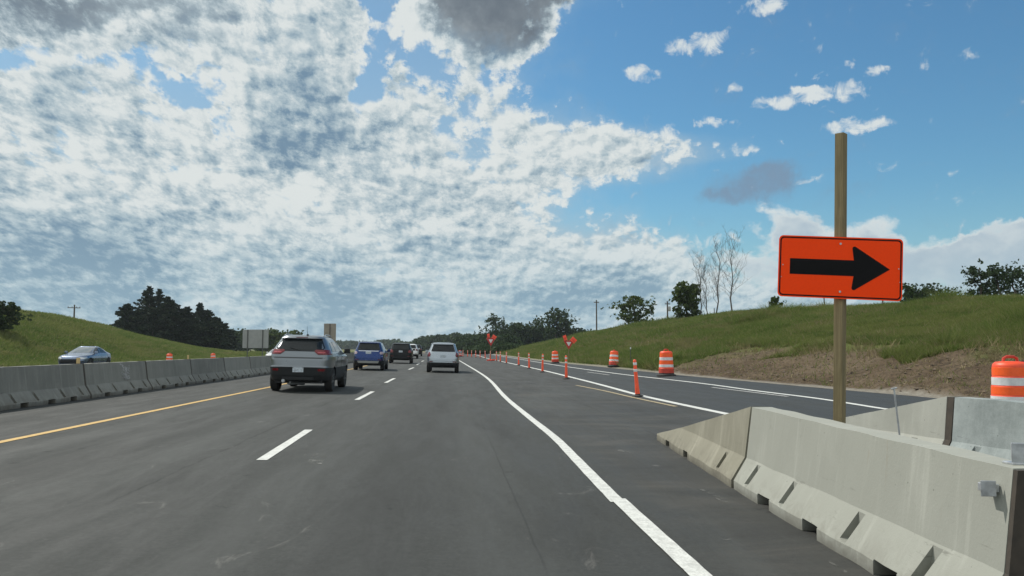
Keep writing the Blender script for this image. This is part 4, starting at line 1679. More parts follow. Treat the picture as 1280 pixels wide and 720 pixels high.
# ---- generic SUV seen from behind
def rear_suv(name, px, y, head, dims, mat, label, cat='suv', tails=None, lower=m_plastic, plate_z=0.9, roofmat=None, lowz=0.55, rail=False, n=6.5, group=G_, bw=None, skid=False, chrome=False, lens=m_tail):
    W, Hh, L = dims
    hw = W / 2
    k = Hh / 1.68
    t = [(0.28, hw - .10, .16, L - .18), (0.40, hw - .03, .04, L - .05), (lowz, hw, .0, L), (0.80 * k, hw, .02, L), (0.98 * k, hw - .01, .06, L - .15), (1.04 * k, hw - .02, .08, L - .6), (1.10 * k, hw - .05, .11, L - 1.15), (1.16 * k, hw - .075, .15, L - 1.3),
         (1.35 * k, hw - .16, .27, L - 1.8), (1.52 * k, hw - .225, .38, L - 2.2), (1.60 * k, hw - .265, .43, L - 2.45), (1.645 * k, hw - .33, .55, L - 2.7), (1.665 * k, hw - .42, .75, L - 2.9), (1.68 * k, hw - .60, 1.0, L - 3.1)]
    c = Car(name, (at(px, y), y), head, t, L, mat, label, group, cat, n=n, wheel=0.345)
    c.axles = (0.85, L - 0.95)
    c.shell('body', mat, 0.38, 1.68 * k, steps=24)
    c.shell('lower_cladding', lower, 0.29, lowz, grow=0.008, steps=5)
    ws = hw - .17
    c.patch('rear_window', 'rear', [(1.17 * k, -ws - .02, ws + .02), (1.22 * k, -ws - .04, ws + .04), (1.48 * k, -ws + .06, ws - .06), (1.55 * k, -ws + .10, ws - .10)], m_glass, 0.008)
    c.patch('spoiler', 'rear', [(1.575 * k, -ws + .05, ws - .05), (1.62 * k, -ws + .06, ws - .06)], mat, 0.07, sub=2)
    tr = tails or [(0.92, .70, .97), (1.00, .66, .985), (1.12, .72, .95)]
    for s in (-1, 1):
        rows = [(z * k, s * a * hw, s * min(b_, 0.955) * hw) for z, a, b_ in tr]
        c.patch('tail_light', 'rear', rows, lens, 0.013, nx=8, sub=3)
        side = 'right' if s > 0 else 'left'
        c.patch('side_window', side, [(1.17 * k, 0.55, 1.30), (1.30 * k, 0.62, 1.28), (1.47 * k, 0.80, 1.26)], m_glass, nx=6)
        c.patch('side_window', side, [(1.17 * k, 1.40, 2.25), (1.47 * k, 1.38, 2.18)], m_glass, nx=6)
        c.patch('side_window', side, [(1.17 * k, 2.35, L - 1.42), (1.30 * k, 2.33, L - 1.68), (1.47 * k, 2.31, L - 2.10)], m_glass, nx=6)
        c.patch('reflector', 'rear', [(0.60, s * 0.62 * hw, s * 0.82 * hw), (0.64, s * 0.60 * hw, s * 0.84 * hw)], m_tail, 0.02, nx=4, sub=1)
    number_plate(c, plate_z)
    mb = MB()
    mb.tube([(0.05, c.sy(0.05, 1.21 * k) - 0.02, 1.20 * k), (-0.30, c.sy(-0.3, 1.26 * k) - 0.02, 1.25 * k)], 0.009, 6)
    mb.build('rear_wiper', m_plastic, c.root)
    if skid:
        c.patch('skid_plate', 'rear', [(0.42, -hw * .62, hw * .62), (0.55, -hw * .70, hw * .70)], m_signback, 0.03, nx=14, sub=2)
    if chrome:
        c.patch('hatch_trim', 'rear', [(1.105 * k, -hw * .62, hw * .62), (1.135 * k, -hw * .64, hw * .64)], m_chrome, 0.012, nx=14, sub=1)
    mb = MB()
    mb.box((0, c.sy(0, 0.66) - 0.015, 0.665), (W * 0.80, 0.04, 0.025), None)
    mb.build('bumper_step', mat, c.root, bevel=0.008)
    if rail:
        rails(c, 1.62 * k, hw - .31, 0.6, 2.2, m_plastic)
    c.finish(0.34, (L - 1.55, 1.10 * k), mat)
    return c


blue = paint('deep_blue_paint', (0.003, 0.026, 0.125), 0.8, 0.25)
black = simple('black_car_paint', (0.008, 0.009, 0.011), 0.25, 0.0, coat=0.08, var=0.04, spec=0.12)
lsilver = paint('light_silver_paint', (0.31, 0.35, 0.39), 0.8, 0.3)
white = paint('white_car_paint', (0.68, 0.69, 0.70), 0.0, 0.3)
m_dimlens = simple('clear_and_red_lens', (0.40, 0.30, 0.33), 0.15, coat=0.6, var=0.3)
rear_suv('suv', 460, 45.5, 0.085, (1.78, 1.66, 4.5), blue, 'deep blue SUV in the left lane just ahead of the silver-grey one', tails=[(0.94, .74, .97), (1.02, .70, .985), (1.09, .76, .95)], plate_z=1.02, lowz=0.56, skid=True, chrome=True, lens=m_dimlens)
rear_suv('suv', 500.5, 66.0, 0.10, (1.92, 1.70, 4.7), black, 'black SUV between the blue SUV and the distant white vehicle', tails=[(0.90, .66, .97), (1.02, .62, .985), (1.14, .78, .95)], plate_z=1.0, lowz=0.45)
rear_suv('suv', 553.3, 44.7, 0.075, (1.83, 1.69, 4.5), lsilver, 'light silver wagon-like SUV alone in the right lane beside the shifted white line', tails=[(0.88, .80, .97), (0.98, .76, .985), (1.13, .80, .95)], plate_z=0.92, lowz=0.56, rail=True)
rear_suv('pickup_truck' if False else 'suv', 512.5, 95.0, 0.10, (1.9, 1.75, 4.7), white, 'small distant white SUV partly hidden by the black SUV', plate_z=0.95)
rear_suv('suv', 519.8, 122.0, 0.10, (1.9, 1.75, 4.7), black, 'tiny dark SUV farthest ahead, right of the distant white one', plate_z=0.95)

# ---- oncoming cars
def oncoming(px, y, head, mat, label, L=4.6, hgt=1.43, gz=0.0):
    k = hgt / 1.43
    t = [(0.18, .80, .12, L - .14), (0.30, .87, .03, L - .03), (0.50, .90, .0, L), (0.68, .905, .0, L - .03), (0.78, .89, .03, L - .14), (0.86, .87, .05, L - .45), (0.93, .85, .08, L - 1.05), (0.99, .81, .30, L - 1.28), (1.05, .775, .62, L - 1.45),
         (1.20 * k, .69, 1.02, L - 1.90), (1.33 * k, .60, 1.42, L - 2.32), (1.39 * k, .53, 1.65, L - 2.5), (1.43 * k, .38, 1.95, L - 2.68)]
    x = at(px, y)
    c = Car('sedan', (x, y), head, t, L, mat, label, 'oncoming cars beyond the median barrier', 'car', n=5.0, wheel=0.33)
    c.axles = (0.95, L - 0.92)
    c.root.rotation_euler = (0, 0, math.pi + head)
    c.shell('body', mat, 0.22, 1.43 * k, steps=26)
    c.shell('lower_sill', m_plastic, 0.18, 0.30, grow=0.006, steps=4)
    c.patch('windshield', 'front', [(1.0, -0.70, 0.70), (1.10, -0.66, 0.66), (1.36 * k, -0.50, 0.50)], m_wind, 0.006)
    c.patch('rear_window', 'rear', [(1.04, -0.62, 0.62), (1.36 * k, -0.46, 0.46)], m_glass, 0.006)
    c.patch('grille', 'front', [(0.36, -0.42, 0.42), (0.42, -0.60, 0.60), (0.62, -0.55, 0.55)], m_plastic, 0.010)
    for s in (-1, 1):
        side = 'right' if s > 0 else 'left'
        c.patch('headlight', 'front', [(0.62, s * 0.50, s * 0.80), (0.68, s * 0.46, s * 0.84), (0.76, s * 0.60, s * 0.82)], m_clearlens, 0.012, nx=8)
        c.patch('tail_light', 'rear', [(0.66, s * 0.50, s * 0.82), (0.80, s * 0.50, s * 0.82)], m_tail, 0.012, nx=8)
        c.patch('side_window', side, [(1.0, 1.15, 2.05), (1.32 * k, 1.62, 2.02)], m_glass, nx=6)
        c.patch('side_window', side, [(1.0, 2.14, L - 1.42), (1.12, 2.13, L - 1.72), (1.32 * k, 2.11, L - 2.30)], m_glass, nx=6)
        for yy in (1.1, 2.09):
            mb = MB()
            for i in range(7):
                z = 0.36 + i * 0.085
                mb.box((s * (c.sx(yy, z) + 0.0005), yy, z), (0.004, 0.008, 0.087), None)
            mb.build('door_gap', m_plastic, c.root)
    c.finish(0.24, (L - 1.62, 0.98), mat)
    return c


m_wind = simple('reflective_windshield', (0.05, 0.06, 0.065), 0.04, 0.25, coat=1.0, var=0.1, spec=1.0)
sedblue = paint('mid_blue_paint', (0.13, 0.17, 0.25), 0.8, 0.25)
c = oncoming(126, 53.5, 0.10, sedblue, 'blue sedan driving towards the camera behind the median barrier, by the green embankment')
c = oncoming(351, 98, 0.06, white, 'white oncoming car almost hidden behind the left side of the silver-grey SUV')

# ============================================================ trees
def leaf_mat(name, c0, c1, c2=None, trans=0.0, rough=0.7, patch=None):
    m, nt, b = new_mat(name)
    g = nt.nodes.new('ShaderNodeNewGeometry')
    rnd = S(nt, g.outputs['Random Per Island'])
    n = n_noise(nt, g.outputs['Position'], 0.35, 3, 0.5)
    col = n_mix(nt, (rnd * 0.6 + n * 0.6 - 0.1).clamp(), c0, c1)
    if patch:
        P_ = g.outputs['Position']
        mp = nt.nodes.new('ShaderNodeMapping')
        mp.inputs['Scale'].default_value = (0.5, 0.13, 0.9)
        mp.inputs['Rotation'].default_value = (0, 0, 0.5)
        nt.links.new(P_, mp.inputs[0])
        st = n_noise(nt, mp.outputs[0], 0.9, 6, 0.68, 0.6)
        bg_ = n_noise(nt, P_, 0.09, 5, 0.6)
        col = n_mix(nt, st.step(0.50, 0.68) * 0.75, col, patch[0])
        col = n_mix(nt, bg_.step(0.50, 0.62) * 0.6, col, patch[1])
        col = n_mix(nt, st.step(0.45, 0.33) * 0.7, col, patch[2])
    if c2:
        col = n_mix(nt, rnd.step(0.75, 0.95) * 0.8, col, c2)
    nt.links.new(col, b.inputs['Base Color'])
    b.inputs['Roughness'].default_value = rough
    b.inputs['Specular IOR Level'].default_value = 0.06
    if trans:
        tr = nt.nodes.new('ShaderNodeBsdfTranslucent')
        nt.links.new(col, tr.inputs[0])
        mx = nt.nodes.new('ShaderNodeMixShader')
        mx.inputs[0].default_value = trans
        nt.links.new(b.outputs[0], mx.inputs[1])
        nt.links.new(tr.outputs[0], mx.inputs[2])
        nt.links.new(mx.outputs[0], nt.nodes['Material Output'].inputs[0])
    return m


m_leaf = leaf_mat('broad_leaves', (0.036, 0.060, 0.018), (0.075, 0.108, 0.032), (0.105, 0.135, 0.042), 0.32)
m_leafd = leaf_mat('dark_leaves', (0.022, 0.040, 0.018), (0.048, 0.074, 0.030), (0.062, 0.090, 0.036), 0.22)
m_needle = leaf_mat('conifer_needles', (0.010, 0.019, 0.011), (0.025, 0.038, 0.020), (0.035, 0.048, 0.026), 0.05)
m_bark = simple('tree_bark', (0.055, 0.045, 0.036), 0.9, var=0.3, scale=8)
m_barkg = simple('grey_dead_bark', (0.085, 0.078, 0.072), 0.9, var=0.3, scale=8)


def quads(C, size, r, flat=0.0, aspect=1.6):
    """leaf quads at centres C"""
    n = len(C)
    a = r.normal(size=(n, 3))
    a[:, 2] *= (1 - flat)
    a /= np.linalg.norm(a, axis=1, keepdims=True)
    b_ = r.normal(size=(n, 3))
    b_ -= (b_ * a).sum(1, keepdims=True) * a
    b_ /= np.linalg.norm(b_, axis=1, keepdims=True)
    s = size * r.uniform(0.6, 1.35, (n, 1))
    a, b_ = a * s * aspect / 2, b_ * s / 2
    V = np.stack([C - a, C - a * 0.1 + b_, C + a, C - a * 0.1 - b_], 1)
    return V.reshape(-1, 3)


def limb(mb, p0, p1, r0, r1, r, n=4, wob=0.08, seg=6):
    pts, rad = [], []
    L = (p1 - p0).length
    for i in range(n + 1):
        t = i / n
        p = p0.lerp(p1, t)
        if 0 < i < n:
            p += Vector(r.normal(size=3)) * L * wob * 0.5
        pts.append(p)
        rad.append(r0 + (r1 - r0) * t)
    mb.tube(pts, rad, seg, cap=False)
    return pts


def broad_tree(name, x, y, h, w, seed, label, group, mat=None, nl=2600, leaf=0.28, clear=0.12, gaps=0.5, forks=10, cat='tree', lumps=8, z=None, lean=0.0):
    """tapered trunk, forking limbs, leaf clusters of uneven size around the twigs"""
    r = np.random.default_rng(seed)
    g = Hf(x, y) if z is None else z
    root = empty(name, (x, y, g - 0.05), 0.0, label, cat, group)
    mb = MB()
    top = Vector((lean * h, 0, h * 0.80))
    tr = limb(mb, Vector((0, 0, -0.2)), top, 0.028 * h, 0.006 * h, r, 6, 0.05, 7)
    tips = [top + Vector((0, 0, h * 0.08))]
    for k in range(forks):
        t = clear + (0.93 - clear) * (k + r.uniform(0, 0.8)) / forks
        i = min(len(tr) - 2, int(t * (len(tr) - 1)))
        p = tr[i].lerp(tr[i + 1], t * (len(tr) - 1) - i)
        az = k * 2.4 + r.uniform(-0.5, 0.5)
        reach = w / 2 * (0.55 + 0.5 * math.sin(math.pi * min(1, t * 1.05))) * r.uniform(0.65, 1.12)
        q = p + Vector((math.cos(az) * reach, math.sin(az) * reach, h * (0.03 + 0.13 * r.uniform()) * (0.4 + 0.7 * t) + reach * 0.25))
        q.z = min(q.z, h * 0.98)
        b1 = limb(mb, p, q, 0.012 * h * (1.1 - t), 0.003 * h, r, 4, 0.12, 5)
        tips += [q, b1[2], b1[3]]
        for s in range(5):
            m = b1[1 + s % 3]
            e = m + Vector((math.cos(az + r.normal() * 1.1) * reach * 0.55, math.sin(az + r.normal() * 1.1) * reach * 0.55, reach * r.uniform(-0.15, 0.55)))
            limb(mb, m, e, 0.005 * h, 0.0015 * h, r, 2, 0.1, 4)
            tips.append(e)
    mb.build('trunk', m_bark, root, smooth=True)
    wts = r.uniform(0.15, 1.0, len(tips)) ** (1 + gaps)
    wts /= wts.sum()
    Cs = []
    for tip, wt_ in zip(tips, wts):
        n = int(nl * 1.4 * wt_)
        rad = w * 0.5 * (0.17 + 1.0 * math.sqrt(wt_)) * r.uniform(0.75, 1.1)
        for l in range(lumps):
            c = np.array(tip) + r.normal(size=3) * rad * np.array([0.7, 0.7, 0.55])
            m = max(2, n // lumps)
            d = r.normal(size=(m, 3))
            d /= np.linalg.norm(d, axis=1, keepdims=True)
            rr = rad * 0.40 * r.uniform(0.1, 1.25, (m, 1)) ** 0.8
            Cs.append(c + d * rr * np.array([1.1, 1.1, 0.75]))
    C = np.concatenate(Cs)
    C = C[(C[:, 2] > h * 0.05) & (C[:, 2] < h * 1.02)]
    fast_mesh('crown', quads(C, leaf, r), 4, mat or m_leaf, root)
    return root


def conifer(x, y, h, w, seed, label, group, nl=3200, leaf=0.34, clear=0.04, ragged=0.35, droop=0.12, power=0.7):
    r = np.random.default_rng(seed)
    root = empty('conifer', (x, y, Hf(x, y) - 0.1), 0.0, label, 'conifer', group)
    mb = MB()
    limb(mb, Vector((0, 0, -0.3)), Vector((0.01 * h, 0, h * 0.99)), 0.022 * h, 0.003 * h, r, 6, 0.02, 7)
    nb = int(h * 11)
    Cs = []
    for k in range(nb):
        t = clear + (0.99 - clear) * (k / nb) ** 0.95
        z = h * t
        L = w / 2 * (1 - t) ** power * (1 + ragged * r.uniform(-1.4, 1.1)) * (1.0 if t > 0.15 else 0.8) + 0.12
        L = max(0.15, L)
        az = k * 2.399 + r.normal() * 0.3
        d = Vector((math.cos(az), math.sin(az), r.uniform(-0.1, 0.35) + 0.3 * t))
        p0 = Vector((0, 0, z))
        p1 = p0 + d * L
        p1.z -= droop * L
        if k % 3 == 0:
            limb(mb, p0, p1, 0.006 * h * (1 - t) + 0.01, 0.008, r, 2, 0.05, 4)
        m = max(5, int(nl / nb * (0.25 + 1.4 * L / (w / 2))))
        s = r.uniform(0.15, 1.05, (m, 1)) ** 0.8
        c = np.array(p0) + (np.array(p1) - np.array(p0)) * s
        wid = (0.05 + 0.13 * (1 - np.abs(s * 2 - 0.9))) * L + 0.05
        off = r.normal(size=(m, 3)) * wid * np.array([0.7, 0.7, 0.35])
        Cs.append(c + off)
    mb.build('trunk', m_bark, root, smooth=True)
    C = np.concatenate(Cs)
    fast_mesh('crown', quads(C, leaf, r, 0.4, 2.0), 4, m_needle, root)
    return root


def bare_tree(x, y, h, w, seed, label, group):
    r = np.random.default_rng(seed)
    root = empty('bare_tree', (x, y, Hf(x, y) - 0.05), 0.0, label, 'tree', group)
    mbt, mbb = MB(), MB()
    top = Vector((r.normal() * 0.05 * h, 0, h))
    tr = limb(mbt, Vector((0, 0, -0.2)), top, 0.011 * h, 0.0015 * h, r, 8, 0.035, 7)
    for k in range(24):
        t = 0.22 + 0.74 * k / 24
        i = int(t * 8)
        p = tr[i].lerp(tr[min(i + 1, 8)], t * 8 - i)
        az = r.uniform(0, 6.28)
        L = w / 2 * (0.5 + 0.8 * math.sin(math.pi * t)) * r.uniform(0.6, 1.2)
        e = p + Vector((math.cos(az) * L * 0.6, math.sin(az) * L * 0.6, L * r.uniform(0.7, 1.5)))
        b1 = limb(mbb, p, e, 0.003 * h * (1.15 - t), 0.009, r, 3, 0.1, 5)
        for s in range(4):
            m = b1[1 + s % 3]
            e2 = m + Vector((r.normal() * L * 0.25, r.normal() * L * 0.25, L * r.uniform(0.2, 0.6)))
            b2 = limb(mbb, m, e2, 0.010, 0.006, r, 2, 0.1, 4)
            for q in range(2):
                e3 = b2[1] + Vector((r.normal() * L * 0.15, r.normal() * L * 0.15, L * r.uniform(0.1, 0.3)))
                limb(mbb, b2[1], e3, 0.009, 0.006, r, 1, 0, 3)
    mbt.build('trunk', m_barkg, root, smooth=True)
    mbb.build('branches', m_barkg, root)
    return root


def zt_of(ytop, y):
    return CAM_Z + (435 - ytop) / F * y


# left conifer stand: (pixel column, top row, distance, width m)
GC = 'dark conifers behind the left embankment'
cl = [('conifer at the left end of the dark stand, with ragged low layered branches', 158, 379, 142, 7.5), ('tall pointed conifer, left one of the highest pair', 184, 357, 150, 8.5), ('tall conifer with a thinner top, right one of the highest pair', 197, 360, 156, 6.5),
      ('conifer stepping down just right of the highest pair', 208, 370, 150, 6.5), ('broad mid-height conifer in the middle of the dark stand', 218, 379, 158, 7.5), ('blunt-topped conifer in the middle right of the dark stand', 232, 383, 160, 7),
      ('sharply pointed conifer in the right half of the dark stand', 249, 378, 158, 7.0), ('conifer sloping down right of the sharply pointed one', 259, 387, 160, 6), ('lower round-topped conifer near the right end of the stand', 270, 396, 158, 5.8), ('last low conifer at the right end of the dark stand', 280, 404, 166, 5.5),
      ('low conifer filling the gap under the highest pair, in front', 190, 385, 146, 9.0), ('low conifer in front of the right half of the stand', 240, 398, 152, 8.0), ('low broad conifer at the foot of the stand below the sharply pointed one', 262, 402, 150, 8.5), ('low broad conifer at the left foot of the stand', 172, 388, 148, 8.5)]
for i, (lb, px, yt, y, w) in enumerate(cl):
    x = at(px, y)
    conifer(x, y, zt_of(yt, y) - Hf(x, y), w * 1.08, 100 + i, lb, GC, nl=7000, leaf=0.28, ragged=0.30 if i > 4 and i not in (6,) else 0.42, power=0.88 if i in (1, 2, 6) else 0.70)

# other trees by description
def bt(px, ytop, y, w, seed, label, group=None, **kw):
    x = at(px, y)
    nm = kw.pop('name', 'broadleaf_tree')
    return broad_tree(nm, x, y, zt_of(ytop, y) - Hf(x, y), w, seed, label, group, **kw)


GR = 'separate trees on and behind the right embankment'
bt(-4, 376, 74, 3.0, 1, 'dark round bush cut by the left edge on top of the left embankment', None, name='bush', mat=m_leafd, nl=5200, leaf=0.14, clear=0.03, gaps=0.2, forks=8, cat='bush')
bt(620, 391, 250, 9.5, 2, 'open-crowned tree rising right behind the far yield sign', GR, mat=m_leafd, nl=1100, leaf=0.5, gaps=1.3, forks=8)
bt(695, 386, 225, 9.5, 3, 'airy tall tree above the dark wood, left of the plain utility pole', GR, mat=m_leafd, nl=2600, leaf=0.42, gaps=0.9, forks=9)
bt(652, 404, 235, 8.0, 4, 'dense dark tree in the clump between the two open-crowned trees, left one', GR, mat=m_leafd, nl=3600, leaf=0.42, gaps=0.2)
bt(668, 409, 238, 7.0, 5, 'dense dark tree in the clump between the two open-crowned trees, right one', GR, mat=m_leafd, nl=3000, leaf=0.42, gaps=0.2)
bt(636, 412, 245, 6.0, 6, 'low dark tree just right of the far yield sign', GR, mat=m_leafd, nl=2400, leaf=0.42, gaps=0.2)
bt(718, 410, 230, 5.5, 7, 'low round tree right of the airy tall tree', GR, mat=m_leafd, nl=2000, leaf=0.38, gaps=0.2)
bt(733, 412, 230, 5.0, 8, 'lowest round tree just left of the plain utility pole', GR, mat=m_leafd, nl=1700, leaf=0.38, gaps=0.2)
bt(793, 371, 122, 5.4, 9, 'sparse spreading tree on the embankment between the two utility poles', GR, nl=1700, leaf=0.26, gaps=1.2, forks=9, lumps=4)
bt(859, 348, 96, 3.2, 10, 'compact bright green leafy tree left of the bare trees', GR, nl=3000, leaf=0.22, gaps=0.3, forks=9, clear=0.08)
bt(1150, 354, 88, 3.8, 11, 'low rounded bushy tree just right of the arrow sign', GR, mat=m_leafd, nl=2600, leaf=0.2, gaps=0.1, name='bushy_tree')
bt(1229, 318, 82, 2.5, 12, 'feathery upright tree at the right edge, left one of the pair', GR, mat=m_leafd, nl=1900, leaf=0.17, gaps=1.1, forks=10, clear=0.05)
bt(1251, 322, 83, 1.8, 13, 'feathery tree at the right edge, middle of three crowns', GR, mat=m_leafd, nl=1300, leaf=0.17, gaps=1.1, forks=10, clear=0.05)
bt(1273, 318, 84, 3.0, 14, 'feathery upright tree cut by the right edge of the photo', GR, mat=m_leafd, nl=1700, leaf=0.17, gaps=1.0, forks=10, clear=0.05)
bt(1185, 359, 88, 3.0, 15, 'low shrub between the rounded bushy tree and the tall feathery trees', GR, mat=m_leafd, nl=1200, leaf=0.18, gaps=0.3, name='shrub', cat='shrub')
bt(970, 369, 70, 0.9, 16, 'tiny leafy sapling on the right crest, left of the arrow sign', None, nl=240, leaf=0.11, gaps=0.8, name='sapling', cat='sapling')
GB = 'leafless trees on the right embankment'
for i, (px, yt, w, lb) in enumerate(((878, 318, 2.6, 'leafless thin tree, leftmost and shortest of the bare group'), (898, 303, 3.2, 'leafless tall tree in the middle of the bare group'), (916, 296, 4.4, 'leafless tree with the widest crown, rightmost of the bare group'), (886, 330, 2.0, 'slender leafless tree close behind the leftmost bare one'))):
    y = 95 + i
    x = at(px, y)
    bare_tree(x, y, zt_of(yt, y) - Hf(x, y), w, 300 + i, lb, GB)

# trees behind the left road signs
GL = 'trees behind the wide grey road sign'
for i, (px, yt, y, w) in enumerate(((292, 410, 230, 6), (304, 414, 235, 6), (344, 411, 210, 5), (354, 414, 220, 6), (366, 412, 225, 5.5), (378, 419, 240, 6), (328, 419, 240, 7))):
    bt(px, yt, y, w, 40 + i, ['tree in the gap between the conifers and the grey sign', 'low tree half behind the left side of the grey sign', 'pointed tree just right of the grey sign', 'tree left of the silver SUV antenna, middle of three', 'round tree above the silver SUV roof', 'low tree behind the silver SUV roof', 'low tree seen under the grey sign'][i], GL, mat=m_leaf if i > 1 else m_leafd, nl=1700, leaf=0.42, gaps=0.2)

# far woods (one mass each)
def wood(name, label, pts, seed, leaf=0.7, per=420, mat=None):
    r = np.random.default_rng(seed)
    Cs = []
    for (x, y, h, w) in pts:
        g = Hf(x, y)
        n = per
        t = r.uniform(0, 1, n)
        a = r.uniform(0, 6.283, n)
        h = h * r.uniform(0.82, 1.06)
        rad = w / 2 * np.sqrt(np.clip(np.sin(np.pi * (0.12 + 0.86 * t)), 0, 1)) * (0.65 + 0.5 * r.uniform(0, 1, n))
        Cs.append(np.stack([x + np.cos(a) * rad, y + np.sin(a) * rad, g + h * (0.04 + 0.93 * t) + r.normal(size=n) * 0.15], 1))
    C = np.concatenate(Cs)
    o = fast_mesh(name, quads(C, leaf, r), 4, mat or m_leafd)
    return tag(o, label, 'woods', None, 'stuff')


r = np.random.default_rng(5)
pts = []
for px in np.arange(598, 745, 3.2):
    y = 300 + r.uniform(-25, 25)
    yt = np.interp(px, [598, 620, 640, 700, 745], [419, 418, 414, 413, 417]) + r.uniform(-1.5, 2.5)
    x = at(px, y)
    h = zt_of(yt, y) - Hf(x, y)
    pts.append((x, y, h, r.uniform(5, 9)))
for px in np.arange(576, 640, 2.6):
    y = np.interp(px, [576, 640], [250, 200]) + r.uniform(-10, 10)
    x = at(px, y)
    pts.append((x, y, zt_of(421 + r.uniform(-1.5, 4), y) - Hf(x, y), r.uniform(4, 7)))
for px in np.arange(590, 640, 4):
    y = np.interp(px, [590, 640], [190, 160])
    x = at(px, y)
    pts.append((x, y, zt_of(432 + r.uniform(-2, 3), y) - Hf(x, y), r.uniform(3, 5)))
wood('dark_wood', 'dark wood massed beyond the delineator posts on the right of the road', pts, 61, leaf=0.62, per=700)
pts = []
for px in np.arange(515, 600, 2.2):
    y = 430 + r.uniform(-30, 30)
    yt = np.interp(px, [515, 525, 545, 560, 600], [427, 422, 420, 418, 418]) + r.uniform(-1.5, 1.5)
    x = at(px, y)
    pts.append((x, y, zt_of(yt, y) - Hf(x, y), r.uniform(7, 11)))
wood('middle_wood', 'darker wood closing the view at the end of the road', pts, 62, leaf=1.0, per=420)
pts = []
for px in np.arange(230, 530, 2.0):
    y = 850 + r.uniform(-50, 50)
    yt = 427 + r.uniform(-1.2, 1.2) - (1.5 if 470 < px < 500 else 0)
    x = at(px, y)
    pts.append((x, y, zt_of(yt, y) - Hf(x, y), r.uniform(12, 20)))
wood('far_wood', 'low far treeline on the horizon left of the road', pts, 63, leaf=1.9, per=140)

# ============================================================ grass on the embankments
m_grass = leaf_mat('tall_grass', (0.076, 0.120, 0.027), (0.148, 0.190, 0.052), (0.230, 0.215, 0.100), 0.45, 0.8, patch=((0.200, 0.180, 0.085), (0.165, 0.185, 0.060), (0.050, 0.100, 0.018)))
m_weed = leaf_mat('dry_seeding_grass', (0.15, 0.13, 0.065), (0.24, 0.20, 0.11), (0.30, 0.25, 0.15), 0.3, 0.8)


def blades(name, label, cat, x, y, hgt, wid, mat, r, lean=0.75):
    z = H(x, y, True)
    n = len(x)
    a = r.uniform(0, 6.283, n)
    dx, dy = np.cos(a) * wid / 2, np.sin(a) * wid / 2
    lx = r.normal(size=n) * lean * hgt + 0.12 * hgt
    ly = r.normal(size=n) * lean * hgt
    P0 = np.stack([x - dx, y - dy, z - 0.02], 1)
    P1 = np.stack([x + dx, y + dy, z - 0.02], 1)
    P2 = np.stack([x + lx, y + ly, z + hgt], 1)
    V = np.stack([P0, P1, P2], 1).reshape(-1, 3)
    return tag(fast_mesh(name, V, 3, mat), label, cat, None, 'stuff')


r = np.random.default_rng(11)


def sample_right(n, y0, y1, p=1.6):
    t = r.uniform(0, 1, n)
    a0, a1 = y0 ** (1 - p), y1 ** (1 - p)
    y = (a0 + (a1 - a0) * t) ** (1 / (1 - p))
    e = np.interp(y, EDGE_Y, EDGE_U) + 0.7
    u = e + (29.5 - e) * r.uniform(0, 1, n)
    x = u - K_ROAD * y
    keep = (x / y < 0.72) & (x / y > -0.15)
    return x[keep], y[keep], u[keep]


x, y, u = sample_right(900000, 16, 260)
nz = vnoise(x, y, 2.2, 8)
dirt_ = (u < 15.8 + nz * 3.0) & (y < 42 + nz * 12)
keep = ~dirt_ | (r.uniform(0, 1, len(x)) < 0.006)
x, y, u, nz = x[keep], y[keep], u[keep], nz[keep]
dens = vnoise(x, y, 6.0, 3) + vnoise(x, y, 1.3, 4) * 0.6
hgt = (0.12 + 0.20 * r.uniform(0, 1, len(x)) ** 1.5) * (1 + 1.3 * np.clip(dens, -0.6, 1)) + 0.03
tall = (vnoise(x, y, 3.2, 21) + 0.5 * vnoise(x, y, 0.9, 22)) > 0.34
hgt = np.where(tall, hgt * 1.9, hgt)          # scattered clumps of taller weeds
wid = 0.007 + 0.0008 * y
blades('embankment_grass', 'tall rough grass covering the right embankment', 'grass', x, y, hgt, wid, m_grass, r)
x, y, u = sample_right(60000, 16, 200)
nz = vnoise(x * 0.6, y * 0.6, 3.0, 6) + vnoise(x, y, 1.0, 7) * 0.5
dirt_ = (u < 14.8) & (y < 42)
keep = ((nz > 0.16) & ~dirt_) | (r.uniform(0, 1, len(x)) < 0.06) & ~dirt_
x, y = x[keep], y[keep]
blades('dry_grass', 'straw-coloured seeding grass scattered over the right embankment', 'dry grass', x, y, 0.20 + 0.20 * r.uniform(0, 1, len(x)), 0.008 + 0.0008 * y, m_weed, r)
# clods and dry tufts on the bare earth
x, y, u = sample_right(26000, 15, 48)
keep = (u < 16.5)
x, y = x[keep], y[keep]
blades('dry_tufts', 'dry straw and stubble scattered on the bare brown earth', 'dry grass', x, y, 0.03 + 0.09 * r.uniform(0, 1, len(x)) ** 2, 0.015 + 0.0009 * y, m_weed, r, 1.0)
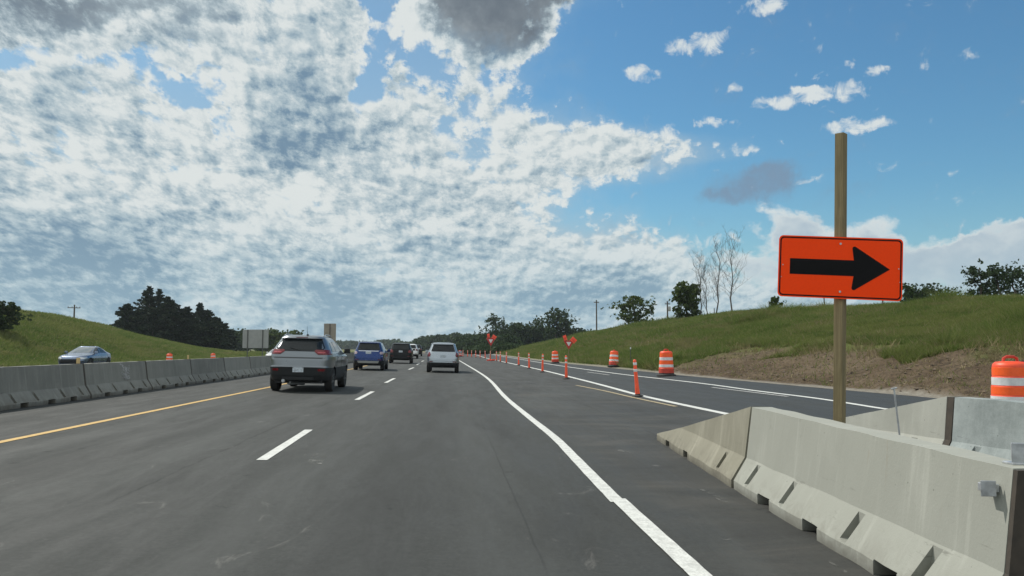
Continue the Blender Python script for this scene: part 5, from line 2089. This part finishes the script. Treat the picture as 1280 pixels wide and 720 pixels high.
# left side
n = 300000
y = 45 + 160 * r.uniform(0, 1, n) ** 1.3
u = -32 - 22 * r.uniform(0, 1, n)
x = u - K_ROAD * y
k = (x / y > -0.72)
x, y = x[k], y[k]
dens = vnoise(x, y, 5.0, 3)
blades('left_embankment_grass', 'green grass covering the left embankment', 'grass', x, y, (0.16 + 0.20 * r.uniform(0, 1, len(x))) * (1 + 0.7 * dens), 0.015 + 0.0009 * y, m_grass, r)
n = 60000
y = 10 + 150 * r.uniform(0, 1, n) ** 1.3
u = -11.5 - 9.0 * r.uniform(0, 1, n)
x = u - K_ROAD * y
k = (x / y > -0.72)
x, y = x[k], y[k]
blades('median_grass', 'short grass in the ditch behind the median barrier', 'grass', x, y, 0.10 + 0.12 * r.uniform(0, 1, len(x)), 0.015 + 0.001 * y, m_grass, r)
# loose stones on the dirt and the verge
r2 = np.random.default_rng(3)
x, y, u = sample_right(9000, 14, 60)
k = (u < 15.5)
x, y = x[k], y[k]
zz = H(x, y, True)
s = 0.012 + 0.055 * r2.uniform(0, 1, len(x)) ** 3
base_ = np.array([[1, 0, 0], [0, 1, 0], [-1, 0, 0], [0, -1, 0], [0, 0, 0.8], [0, 0, -0.6]])
tris = [(0, 1, 4), (1, 2, 4), (2, 3, 4), (3, 0, 4), (1, 0, 5), (2, 1, 5), (3, 2, 5), (0, 3, 5)]
P = base_[None] * (1 + 0.35 * r2.normal(size=(len(x), 6, 1))) * s[:, None, None] + np.stack([x, y, zz + s * 0.2], 1)[:, None]
V = np.concatenate([P[:, list(t)] for t in tris], 0).reshape(-1, 3)
tag(fast_mesh('loose_stones', V, 3, simple('brown_field_stone', (0.12, 0.092, 0.065), 0.95, var=0.3, scale=3)), 'loose stones and clods on the bare earth beside the ramp', 'stones', None, 'stuff')

# ============================================================ thin summer haze
mh = bpy.data.materials.new('summer_haze')
mh.use_nodes = True
mh.node_tree.nodes.clear()
ho = mh.node_tree.nodes.new('ShaderNodeOutputMaterial')
pv = mh.node_tree.nodes.new('ShaderNodeVolumePrincipled')
pv.inputs['Color'].default_value = (0.80, 0.90, 1.0, 1)
pv.inputs['Density'].default_value = 0.00015
pv.inputs['Anisotropy'].default_value = 0.3
mh.node_tree.links.new(pv.outputs[0], ho.inputs['Volume'])
mb = MB()
mb.box((0, 2900, 11.5), (8800, 6600, 27), None)
hz = mb.build('haze', mh)
tag(hz, 'thin pale haze softening the far woods', 'haze', None, 'stuff')
